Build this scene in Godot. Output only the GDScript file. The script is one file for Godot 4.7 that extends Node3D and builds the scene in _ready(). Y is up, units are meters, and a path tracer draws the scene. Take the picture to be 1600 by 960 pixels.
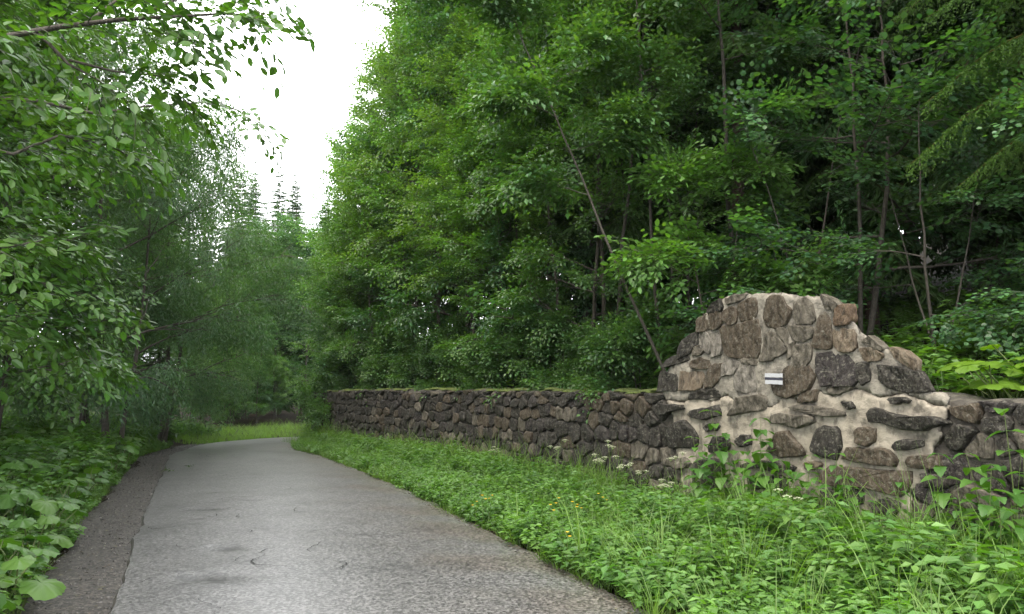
extends Node3D
# A wet forest road bending past a rubble stone wall with a mortared stone monument, broadleaf thicket and spruces around.

const FOCAL := 1208.0            # pixels of the 1600 wide photograph
const EYE := Vector3(0.0, 1.6, 0.0)
var pitch := atan(125.0 / FOCAL)
var rng := RandomNumberGenerator.new()
var noise := FastNoiseLite.new()
var names := {}
var M := {}

# road edges, paired (x, z) in metres
var LEFT_EDGE := [[2.0, 6.0], [-0.45, 0.0], [-2.83, -5.67], [-3.75, -7.83], [-4.72, -10.18], [-5.76, -12.77], [-6.71, -15.2], [-8.1, -18.6], [-9.3, -22.5], [-10.1, -26.0], [-9.9, -30.0], [-8.9, -33.0], [-6.0, -37.0], [0.0, -41.0], [8.0, -44.0]]
var RIGHT_EDGE := [[5.4, 6.0], [3.05, 0.0], [0.95, -5.67], [0.14, -7.83], [-0.82, -10.18], [-1.87, -12.77], [-2.97, -15.19], [-4.55, -18.6], [-6.2, -22.4], [-6.9, -26.0], [-6.4, -29.0], [-5.4, -31.0], [-3.0, -34.0], [2.0, -38.0], [9.0, -41.0]]
var left_line := PackedVector2Array()
var right_line := PackedVector2Array()
var mid_line := PackedVector2Array()
const WALL_TOP := 1.53
const BEND := -8.07              # along the wall: where it turns a little

# monument: outline and stones traced on the wall's face, centimetres along the wall and above the road; the letter is the stone's colour
const OUTLINE := "-40,154 -30,181 -2,196 6,210 42,227 45,247 61,253 71,264 88,267 125,269 161,266 199,259 238,254 250,249 264,242 275,240 276,223 284,214 308,199 342,182 346,174 355,156 376,153 369,130 363,107 348,84 334,66 330,-20 11,-40 3,34 -6,82 -21,131"
const STONES := [
	"D 58,252 70,261 86,264 89,256 86,252 65,252",
	"B 59,249 86,251 88,237 82,232 73,231 59,232",
	"B 43,245 58,249 58,230 43,230",
	"B 91,250 106,254 112,250 114,238 105,234 93,239",
	"B 119,255 134,260 145,260 148,247 143,238 123,237 119,246",
	"G 98,263 113,267 130,266 117,261 101,260",
	"B 159,246 165,259 176,260 187,257 192,248 199,241 192,229 176,225 163,228 157,236",
	"B 87,231 116,232 147,235 150,219 150,202 145,193 123,194 96,197 90,215",
	"G 159,219 174,221 181,212 190,200 182,196 167,191 151,190 157,204",
	"G 178,222 187,224 193,215 191,206 183,213",
	"D 2,207 11,219 22,224 43,229 44,218 32,212 26,204 3,198",
	"G 31,209 46,211 53,205 46,201 32,201",
	"D -29,189 -11,199 21,199 28,197 5,192 -25,188",
	"L 45,228 59,226 66,215 63,203 56,205 46,213",
	"L 68,219 81,222 87,208 84,199 67,198",
	"B 27,191 46,195 65,190 62,184 40,183 28,186",
	"D -38,179 -3,175 -3,157 -41,156",
	"T 3,179 50,178 52,168 44,157 4,157",
	"B 54,167 69,187 85,186 83,174 68,161 56,161",
	"L 106,165 118,181 135,187 140,171 140,155 125,154 111,158",
	"B 165,176 180,183 200,183 222,180 227,170 220,158 207,154 189,150 171,154 165,163",
	"L 88,185 103,192 114,187 105,177 87,174",
	"G 121,191 145,191 145,186 123,188",
	"G 194,204 201,206 200,196 195,193",
	"G 205,249 218,253 228,246 232,232 226,227 209,228 204,237",
	"G 195,224 225,222 229,217 225,212 216,208 201,211",
	"B 239,234 245,235 250,226 252,201 245,199 230,201 233,217",
	"R 260,236 264,241 275,240 277,226 268,222 258,223",
	"G 241,253 253,248 261,243 256,238 246,242",
	"T 254,218 280,214 281,198 273,195 260,197 254,204",
	"P 233,192 250,195 256,194 255,164 238,163 233,175",
	"P 258,193 281,193 279,163 256,162",
	"G 201,204 224,203 225,192 216,182 199,182",
	"T 286,195 301,196 311,190 308,187 291,185",
	"G 289,205 299,207 311,196 301,198",
	"T 320,196 332,192 344,184 343,177 334,182 324,189",
	"D 307,179 326,177 346,173 356,156 338,156 318,159 308,166",
	"D 283,182 294,183 295,167 287,164 282,167",
	"B 208,152 229,155 228,147 209,145",
	"G 241,158 274,160 259,154 248,155",
	"D -44,137 11,136 12,132 -14,129 -32,123 -45,123",
	"D 21,149 49,157 76,157 78,149 43,145 21,145",
	"D 20,125 35,132 61,134 80,138 82,127 53,121 35,122",
	"G 111,147 126,149 152,152 158,147 157,135 130,132 98,127 108,137",
	"D -25,101 -6,114 13,117 32,107 40,95 36,85 -21,81",
	"D 52,110 67,116 79,114 74,109 57,107",
	"D 59,86 69,100 95,101 99,91 83,82 61,82",
	"D 107,97 118,105 129,105 133,96 115,92",
	"G 160,121 163,128 177,131 224,130 228,126 220,122 205,118 183,120",
	"B 171,105 178,113 188,112 209,97 211,90 196,86 177,85 159,90",
	"G -14,59 -2,68 14,71 22,65 16,59 -8,55",
	"D 30,64 35,69 68,74 82,72 85,61 82,49 71,38 51,33 31,32 29,48",
	"D 114,70 140,77 169,78 197,76 193,70 168,69 140,71 116,66",
	"D 158,58 168,64 182,64 187,53 167,44 157,47",
	"D 127,58 154,62 154,49 130,46",
	"T 209,80 225,84 235,82 224,76 212,76",
	"D 219,95 227,114 236,121 258,119 260,103 252,89 235,90",
	"D 289,135 296,141 305,140 313,136 338,133 366,134 371,129 354,123 328,122 308,127 291,128",
	"B 278,118 285,122 300,120 298,109 290,105 279,106",
	"D 318,106 328,112 349,113 349,109 336,105 322,103",
	"B 259,90 267,101 290,101 311,103 322,95 319,88 299,88 275,89",
	"B 229,65 238,76 245,81 279,82 310,82 335,84 335,70 323,62 288,65 246,63",
	"G 193,140 221,140 261,136 267,133 248,131 214,134 193,137",
	"D 317,149 335,150 338,147 321,145",
	"D 291,52 308,57 322,55 318,43 296,42",
	"B 334,98 363,100 364,90 344,88 333,90",
	"B 233,19 249,26 261,23 275,14 270,3 236,-1",
	"D 345,83 365,84 368,75 350,73",
	"D 233,57 281,62 283,51 260,41 233,41",
	"D 262,145 272,145 278,141 271,139",
]


# ---------------------------------------------------------------- meshes
class MB:
	var v := PackedVector3Array()
	var c := PackedColorArray()
	var uv := PackedVector2Array()
	var ix := PackedInt32Array()
	func vert(p: Vector3, col := Color.WHITE) -> int:
		v.append(p)
		c.append(col)
		return v.size() - 1
	func tri(a: int, b: int, d: int) -> void:
		ix.append(a); ix.append(b); ix.append(d)
	func mesh(smooth := false, colored := true) -> ArrayMesh:
		var arr := []
		arr.resize(Mesh.ARRAY_MAX)
		arr[Mesh.ARRAY_VERTEX] = v
		arr[Mesh.ARRAY_INDEX] = ix
		if colored:
			arr[Mesh.ARRAY_COLOR] = c
		if uv.size() == v.size():
			arr[Mesh.ARRAY_TEX_UV] = uv
		if smooth:
			var n := PackedVector3Array()
			n.resize(v.size())
			for k in range(0, ix.size(), 3):
				var q := (v[ix[k + 2]] - v[ix[k]]).cross(v[ix[k + 1]] - v[ix[k]])
				n[ix[k]] += q; n[ix[k + 1]] += q; n[ix[k + 2]] += q
			for k in n.size():
				n[k] = n[k].normalized() if n[k].length() > 1e-12 else Vector3.UP
			arr[Mesh.ARRAY_NORMAL] = n
		var m := ArrayMesh.new()
		m.add_surface_from_arrays(Mesh.PRIMITIVE_TRIANGLES, arr)
		return m
	func tube(pts: Array, radii: Array, sides := 6, col := Color.WHITE) -> void:
		var first := v.size()
		var up := Vector3(0.31, 0.2, 0.93)
		for k in pts.size():
			var d: Vector3 = (pts[mini(k + 1, pts.size() - 1)] - pts[maxi(k - 1, 0)]).normalized()
			var a := d.cross(up).normalized()
			var b := a.cross(d)
			for s in sides:
				var t := TAU * s / sides
				vert(pts[k] + (a * cos(t) + b * sin(t)) * float(radii[k]), col)
		for k in pts.size() - 1:
			for s in sides:
				var p := first + k * sides + s
				var q := first + k * sides + (s + 1) % sides
				tri(p, q, p + sides)
				tri(q, q + sides, p + sides)
	# a leaf folded along its midrib, 4 faces
	func leaf(base: Vector3, dir: Vector3, nrm: Vector3, l: float, w: float, col: Color, wide := 0.45) -> void:
		var side := dir.cross(nrm).normalized()
		var a := vert(base, col)
		var m := vert(base + dir * l * wide - nrm * w * 0.12, col)
		var p := vert(base + dir * l * wide + side * w * 0.5 + nrm * w * 0.06, col)
		var q := vert(base + dir * l * wide - side * w * 0.5 + nrm * w * 0.06, col)
		var t := vert(base + dir * l - nrm * l * 0.16, col)
		tri(a, p, m); tri(p, t, m); tri(a, m, q); tri(m, t, q)
	# two faces, folded along the midrib
	func small_leaf(base: Vector3, dir: Vector3, nrm: Vector3, l: float, w: float, col: Color) -> void:
		var side := dir.cross(nrm).normalized()
		var a := vert(base, col)
		var p := vert(base + dir * l * 0.5 + side * w * 0.5 + nrm * w * 0.1, col)
		var q := vert(base + dir * l * 0.45 - side * w * 0.5 + nrm * w * 0.1, col)
		var t := vert(base + dir * l - nrm * l * 0.12, col)
		tri(a, p, t); tri(a, t, q)
	# loose faces
	func soup() -> Array:
		var sv := PackedVector3Array()
		var sc := PackedColorArray()
		for k in ix:
			sv.append(v[k])
			sc.append(c[k])
		return [sv, sc]
	# a roundish leaf, 6 faces
	func round_leaf(base: Vector3, dir: Vector3, nrm: Vector3, l: float, w: float, col: Color) -> void:
		var side := dir.cross(nrm).normalized()
		var m := vert(base + dir * l * 0.5 - nrm * w * 0.1, col)
		var ring := []
		for e in [[0.0, 0.0, 0.0], [0.22, 0.42, 0.03], [0.62, 0.5, 0.0], [1.0, 0.0, -0.1], [0.62, -0.5, 0.0], [0.22, -0.42, 0.03]]:
			ring.append(vert(base + dir * l * e[0] + side * w * e[1] + nrm * l * e[2], col))
		for k in 6:
			tri(ring[k], ring[(k + 1) % 6], m)


func rf(a: float, b: float) -> float:
	return rng.randf_range(a, b)


func rv() -> Vector3:
	return Vector3(rf(-1, 1), rf(-1, 1), rf(-1, 1))


func numbered(called: String) -> String:
	var n: int = names.get(called, 0)
	names[called] = n + 1
	return called if n == 0 else "%s_%03d" % [called, n]


func tag(o: Node3D, label: String, category: String, group := "") -> Node3D:
	o.set_meta("label", label)
	o.set_meta("category", category)
	if group:
		o.set_meta("group", group)
	return o


func thing(called: String, at := Vector3.ZERO, turn := 0.0) -> Node3D:
	var o := Node3D.new()
	o.name = numbered(called)
	add_child(o)
	o.position = at
	o.rotation.y = turn
	return o


func part(called: String, mesh: Mesh, mat: Material, parent: Node3D) -> MeshInstance3D:
	var o := MeshInstance3D.new()
	o.name = called
	o.mesh = mesh
	o.material_override = mat
	parent.add_child(o, true)
	return o


func setting(called: String, mesh: Mesh, mat: Material, label: String) -> MeshInstance3D:
	var o := part(numbered(called), mesh, mat, self)
	o.set_meta("kind", "structure")
	o.set_meta("label", label)
	return o


func many(called: String, mesh: Mesh, mat: Material, xf: Array, cols: Array, parent: Node3D) -> MultiMeshInstance3D:
	var mm := MultiMesh.new()
	mm.transform_format = MultiMesh.TRANSFORM_3D
	mm.use_colors = true
	mm.mesh = mesh
	mm.instance_count = xf.size()
	for k in xf.size():
		mm.set_instance_transform(k, xf[k])
		mm.set_instance_color(k, cols[k])
	var o := MultiMeshInstance3D.new()
	o.name = called
	o.multimesh = mm
	o.material_override = mat
	parent.add_child(o, true)
	return o


func copy_of(o: Node3D, at: Vector3, turn: float, size: Vector3) -> Node3D:
	var c: Node3D = o.duplicate()
	c.name = numbered(o.get_meta("called"))
	add_child(c)
	c.position = at
	c.rotation = Vector3(0, turn, 0)
	c.scale = size
	return c


# ---------------------------------------------------------------- materials
func lin(r: float, g: float, b: float) -> Color:
	return Color(r, g, b).linear_to_srgb()


func noise_tex(freq: float, size: int, kind: int, lo: Color, hi: Color, mid = null, at := 0.5, sd := 1, octaves := 5, gain := 0.5) -> NoiseTexture2D:
	var n := FastNoiseLite.new()
	n.noise_type = kind
	n.frequency = freq
	n.seed = sd
	n.fractal_octaves = octaves
	n.fractal_gain = gain
	n.fractal_type = FastNoiseLite.FRACTAL_FBM
	if kind == FastNoiseLite.TYPE_CELLULAR:
		n.cellular_return_type = FastNoiseLite.RETURN_CELL_VALUE
	var t := NoiseTexture2D.new()
	t.width = size
	t.height = size
	t.seamless = true
	t.noise = n
	var g := Gradient.new()
	g.set_color(0, lo)
	g.set_color(1, hi)
	if mid != null:
		g.add_point(at, mid)
	t.color_ramp = g
	return t


# patches of one colour over another: see-through but for where the noise is high
func patches(freq: float, size: int, color: Color, from: float, to: float, sd: int, ridged := false, gain := 0.6) -> NoiseTexture2D:
	var t := noise_tex(freq, size, FastNoiseLite.TYPE_SIMPLEX_SMOOTH, Color(color, 0.0), color, null, 0.5, sd, 5, gain)
	if ridged:
		(t.noise as FastNoiseLite).fractal_type = FastNoiseLite.FRACTAL_RIDGED
	var g := Gradient.new()
	g.set_color(0, Color(color, 0.0))
	g.set_color(1, color)
	g.add_point(from, Color(color, 0.0))
	g.add_point(to, color)
	t.color_ramp = g
	return t


func overlay(m: StandardMaterial3D, t: Texture2D, scale: Vector3, mask: Texture2D = null) -> void:
	m.detail_enabled = true
	m.detail_albedo = t
	m.detail_mask = mask
	m.detail_uv_layer = BaseMaterial3D.DETAIL_UV_2
	m.uv2_triplanar = true
	m.uv2_world_triplanar = true
	m.uv2_scale = scale


func surface(called: String, color: Color, rough: float, tex: Texture2D = null, scale := 1.0, bump: Texture2D = null, bump_cm := 0.0) -> StandardMaterial3D:
	var m := StandardMaterial3D.new()
	m.resource_name = called
	m.albedo_color = color
	m.roughness = rough
	if tex or bump:
		m.uv1_triplanar = true
		m.uv1_world_triplanar = true
		m.uv1_scale = Vector3.ONE * scale
	m.albedo_texture = tex
	if bump:
		m.heightmap_enabled = true
		m.heightmap_texture = bump
		m.heightmap_scale = bump_cm
	return m


func leafy(called: String, rough: float, back: Color, spec := 0.5) -> StandardMaterial3D:
	var m := StandardMaterial3D.new()
	m.resource_name = called
	m.vertex_color_use_as_albedo = true
	m.roughness = rough
	m.metallic_specular = spec
	m.cull_mode = BaseMaterial3D.CULL_DISABLED
	m.backlight_enabled = true
	m.backlight = back
	return m


func make_materials() -> void:
	var S := FastNoiseLite.TYPE_SIMPLEX_SMOOTH
	var C := FastNoiseLite.TYPE_CELLULAR
	var rough_bump := noise_tex(0.012, 512, S, Color.BLACK, Color.WHITE, null, 0.5, 5, 7, 0.68)
	var grit := noise_tex(0.09, 1024, C, Color(0.1, 0.1, 0.1), Color.WHITE, null, 0.5, 7, 1)
	# stones: blotches of the same rock, lichen specks
	var tones := {
		"D": [lin(0.0064, 0.0059, 0.0052), lin(0.0215, 0.0192, 0.0162), lin(0.062, 0.056, 0.047)],
		"B": [lin(0.015, 0.0112, 0.00749), lin(0.0515, 0.0402, 0.0281), lin(0.122, 0.103, 0.0768)],
		"G": [lin(0.0275, 0.0241, 0.0195), lin(0.0918, 0.0815, 0.0643), lin(0.184, 0.166, 0.138)],
		"L": [lin(0.069, 0.0633, 0.0552), lin(0.161, 0.147, 0.127), lin(0.253, 0.236, 0.207)],
		"T": [lin(0.0385, 0.0275, 0.0187), lin(0.116, 0.0902, 0.0638), lin(0.209, 0.182, 0.143)],
		"R": [lin(0.032, 0.022, 0.015), lin(0.085, 0.058, 0.038), lin(0.19, 0.145, 0.095)],
		"P": [lin(0.0075, 0.006375, 0.00675), lin(0.024, 0.02025, 0.0195), lin(0.06375, 0.057, 0.0525)],
	}
	var lichen := patches(0.02, 512, Color(lin(0.15, 0.145, 0.12), 0.75), 0.63, 0.70, 41, false, 0.7)
	var stain := patches(0.008, 512, Color(lin(0.018, 0.016, 0.013), 0.7), 0.54, 0.72, 42, false, 0.72)
	var k := 0
	for key in tones:
		k += 1
		var t := noise_tex(0.010, 512, S, tones[key][0], tones[key][2], tones[key][1], 0.5, 20 + k, 7, 0.72)
		var m := surface("stone_" + key, Color.WHITE, 0.62, t, 0.9, rough_bump, 2.0)
		m.uv1_scale = Vector3(2.2, 0.9, 2.2)       # streaks run down the faces
		overlay(m, lichen if key in "DPB" else stain, Vector3(1.7, 1.7, 1.7) if key in "DPB" else Vector3(2.0, 0.7, 2.0))
		m.uv1_triplanar_sharpness = 4.0
		m.metallic_specular = 0.32
		M["stone_" + key] = m
	M.mortar = surface("pale_mortar", Color.WHITE, 0.9, noise_tex(0.011, 512, S, lin(0.09, 0.08, 0.064), lin(0.38, 0.345, 0.285), lin(0.265, 0.235, 0.188), 0.45, 31, 7, 0.7), 0.8, rough_bump, 1.8)
	overlay(M.mortar, stain, Vector3(0.9, 0.45, 0.9))
	M.upper_mortar = surface("weathered_mortar", Color.WHITE, 0.9, noise_tex(0.011, 512, S, lin(0.05, 0.046, 0.039), lin(0.34, 0.312, 0.265), lin(0.205, 0.187, 0.156), 0.48, 34, 7, 0.74), 0.9, rough_bump, 2.2)
	overlay(M.upper_mortar, stain, Vector3(1.1, 0.45, 1.1))
	M.old_mortar = surface("grey_mortar", Color.WHITE, 0.9, noise_tex(0.013, 512, S, lin(0.010, 0.009, 0.008), lin(0.19, 0.168, 0.135), lin(0.060, 0.053, 0.043), 0.54, 33, 7, 0.7), 0.9, rough_bump, 2.6)
	M.marker_white = surface("white_paint", Color.WHITE, 0.55, noise_tex(0.05, 256, S, lin(0.26, 0.265, 0.28), lin(0.42, 0.43, 0.46), lin(0.37, 0.38, 0.41), 0.35, 3, 4), 4.0)
	M.marker_dark = surface("dark_blue_paint", Color.WHITE, 0.55, noise_tex(0.05, 256, S, lin(0.012, 0.014, 0.026), lin(0.05, 0.05, 0.07), null, 0.5, 4, 4), 4.0)
	# road
	var asphalt := noise_tex(0.085, 1024, C, lin(0.018, 0.018, 0.0185), lin(0.21, 0.205, 0.205), lin(0.085, 0.083, 0.084), 0.5, 11, 2)
	M.asphalt = surface("wet_asphalt", Color.WHITE, 0.37, asphalt, 0.55, noise_tex(0.085, 1024, C, Color.BLACK, Color.WHITE, null, 0.5, 11, 2), 0.11)
	M.asphalt.vertex_color_use_as_albedo = true
	M.crack = surface("open_crack", lin(0.012, 0.012, 0.012), 0.7)
	M.gravel = surface("dark_gravel", Color.WHITE, 0.75, noise_tex(0.07, 1024, C, lin(0.006, 0.005, 0.0045), lin(0.15, 0.132, 0.115), lin(0.032, 0.028, 0.024), 0.55, 13, 3), 0.62, grit, 0.5)
	M.pebble = leafy("pebble_stone", 0.6, Color.BLACK)
	M.pebble.backlight_enabled = false
	M.soil = surface("forest_soil", Color.WHITE, 0.95, noise_tex(0.012, 1024, S, lin(0.006, 0.005, 0.003), lin(0.038, 0.030, 0.018), lin(0.016, 0.013, 0.008), 0.5, 15, 7, 0.65), 0.35, rough_bump, 3.0)
	M.soil.metallic_specular = 0.15
	M.bark = surface("grey_brown_bark", Color.WHITE, 0.85, noise_tex(0.02, 512, S, lin(0.018, 0.015, 0.011), lin(0.11, 0.095, 0.075), lin(0.05, 0.043, 0.034), 0.5, 16, 5), 1.0, rough_bump, 1.0)
	M.bark.uv1_scale = Vector3(5, 1.4, 5)
	M.spruce_bark = surface("reddish_spruce_bark", Color.WHITE, 0.9, noise_tex(0.03, 512, S, lin(0.02, 0.012, 0.009), lin(0.12, 0.075, 0.058), lin(0.06, 0.036, 0.028), 0.5, 17, 5), 1.0, rough_bump, 1.6)
	M.spruce_bark.uv1_scale = Vector3(5, 2, 5)
	M.leaf = leafy("broad_leaf", 0.36, Color(0.93, 1.0, 0.45))
	M.herb = leafy("herb_leaf", 0.45, Color(0.93, 1.0, 0.42))
	M.grass = leafy("grass_blade", 0.5, Color(0.93, 1.0, 0.45))
	M.needle = leafy("spruce_needle", 0.6, Color(0.62, 0.70, 0.35), 0.25)
	M.petal = leafy("flower_petal", 0.7, Color(0.8, 0.8, 0.7))
	M.moss = surface("green_moss", Color.WHITE, 1.0, noise_tex(0.02, 512, S, lin(0.02, 0.03, 0.008), lin(0.13, 0.17, 0.03), lin(0.07, 0.095, 0.018), 0.5, 18, 5), 2.0, rough_bump, 2.0)


# ---------------------------------------------------------------- places
func ray(px: float, py: float) -> Vector3:
	return Vector3((px - 800.0) / FOCAL, -(py - 480.0) / FOCAL, -1.0).rotated(Vector3.RIGHT, pitch)


# the point of the ground seen in that direction
func on_ground(px: float, py: float) -> Vector3:
	var d := ray(px, py)
	var p := EYE
	for k in 400:
		var q := p + d * 0.1 * (1.0 + 0.02 * k)
		if q.y < ground(q.x, q.z):
			break
		p = q
	return Vector3(p.x, ground(p.x, p.z), p.z)


# the point that many metres away in that direction
func at(px: float, py: float, away: float) -> Vector3:
	return EYE + ray(px, py) * away


func make_lines() -> void:
	var l := Curve2D.new()
	for side in 2:
		var src: Array = [LEFT_EDGE, RIGHT_EDGE][side]
		var out := PackedVector2Array()
		for k in src.size() - 1:
			var p: Array = []
			for j in [k - 1, k, k + 1, k + 2]:
				var e: Array = src[clampi(j, 0, src.size() - 1)]
				p.append(Vector2(e[0], e[1]))
			for s in 6:
				out.append(p[1].cubic_interpolate(p[2], p[0], p[3], s / 6.0))
		out.append(Vector2(src[-1][0], src[-1][1]))
		if side == 0: left_line = out
		else: right_line = out
	for k in left_line.size():
		mid_line.append((left_line[k] + right_line[k]) / 2.0)


func edge_x(line: PackedVector2Array, z: float) -> float:
	for k in line.size() - 1:
		if line[k].y >= z and line[k + 1].y < z:
			return lerpf(line[k].x, line[k + 1].x, (line[k].y - z) / (line[k].y - line[k + 1].y))
	return line[0].x


func road_y(z: float) -> float:
	return -0.03 * clampf(-17.0 - z, 0.0, 18.0) * smoothstep(-16.0, -22.0, z)


func wall_x(z: float) -> float:
	return 2.2 + 0.47 * (z + 10.1) if z > -17.4 else -1.231 + 0.6 * (z + 17.4)


# a point of the wall's face: u metres along it (towards the viewer), out metres in front of it
func wall_point(u: float, y: float, out: float) -> Vector3:
	var t := Vector2(0.4254, 0.905)
	var o := Vector2(2.2, -10.1)
	if u > BEND:
		var p := o + t * u + Vector2(-t.y, t.x) * out
		return Vector3(p.x, y, p.y)
	var t2 := Vector2(0.6, 1.0).normalized()
	var p2 := o + t * BEND + t2 * (u - BEND) + Vector2(-t2.y, t2.x) * out
	return Vector3(p2.x, y, p2.y)


func wall_basis(u: float) -> Basis:
	var t := Vector3(0.4254, 0, 0.905) if u > BEND else Vector3(0.6, 0, 1.0).normalized()
	return Basis(t, Vector3.UP, t.cross(Vector3.UP))


# signed distance from the road's edge (negative on it) and the side (-1 left, 1 right)
func from_road(x: float, z: float) -> Vector2:
	var p := Vector2(x, z)
	var best := 1e9
	var where := Vector2()
	for k in range(0, mid_line.size() - 2, 2):
		var a := mid_line[k]
		var ab := mid_line[k + 2] - a
		var t := clampf((p - a).dot(ab) / ab.length_squared(), 0.0, 1.0)
		var d := p.distance_to(a + ab * t)
		if d < best:
			best = d
			var half := left_line[k].distance_to(right_line[k]) / 2.0
			where = Vector2(d - half * 0.97, signf(ab.cross(p - a)))
	return where


func ground(x: float, z: float) -> float:
	var base := road_y(z)
	var r := from_road(x, z)
	if r.x < 0.0:
		return base - 0.07
	var rough := noise.get_noise_2d(x * 14.0, z * 14.0) * 0.05 * smoothstep(0.6, 1.6, r.x) + noise.get_noise_2d(x * 2.0, z * 2.0) * 0.25 * smoothstep(1.5, 8.0, r.x)
	if r.y < 0.0:
		return base - 0.055 + 0.10 * smoothstep(0.6, 1.4, r.x) + 0.09 * clampf(r.x - 1.0, 0.0, 5.0) + 0.05 * clampf(r.x - 14.0, 0.0, 90.0) + rough
	var verge := base - 0.04 + 0.05 * clampf(r.x, 0.0, 1.0) - 0.03 * clampf(r.x - 1.0, 0.0, 2.5)
	var v := (x - wall_x(z)) * 0.9
	var hill := 1.30 + 0.30 * clampf(v - 0.8, 0.0, 60.0) + rough
	var step := smoothstep(0.28, 0.56, v)
	var bank := smoothstep(0.4, 4.5, r.x)
	return lerpf(verge + rough * 0.5, hill, lerpf(step, bank * 0.8, smoothstep(-26.5, -28.5, z)))


func spaced(lo: float, hi: float, near_lo: float, near_hi: float, fine: float) -> Array:
	var out := []
	var x := near_lo
	while x < near_hi:
		out.append(x)
		x += fine
	var s := fine
	while x < hi:
		out.append(x)
		s *= 1.22
		x += s
	out.append(hi)
	x = near_lo
	s = fine
	while x > lo:
		s *= 1.22
		x -= s
		out.push_front(x)
	return out


func make_ground() -> void:
	var xs := spaced(-190, 170, -13.0, 9.0, 0.26)
	var zs := spaced(-230, 60, -34.0, 2.0, 0.3)
	var b := MB.new()
	for z in zs:
		for x in xs:
			b.vert(Vector3(x, ground(x, z), z))
	var w := xs.size()
	for j in zs.size() - 1:
		for i in w - 1:
			var k := j * w + i
			b.tri(k, k + 1, k + w)
			b.tri(k + 1, k + w + 1, k + w)
	setting("ground", b.mesh(true, false), M.soil, "dark forest soil rising behind the wall and beside the road")


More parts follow.
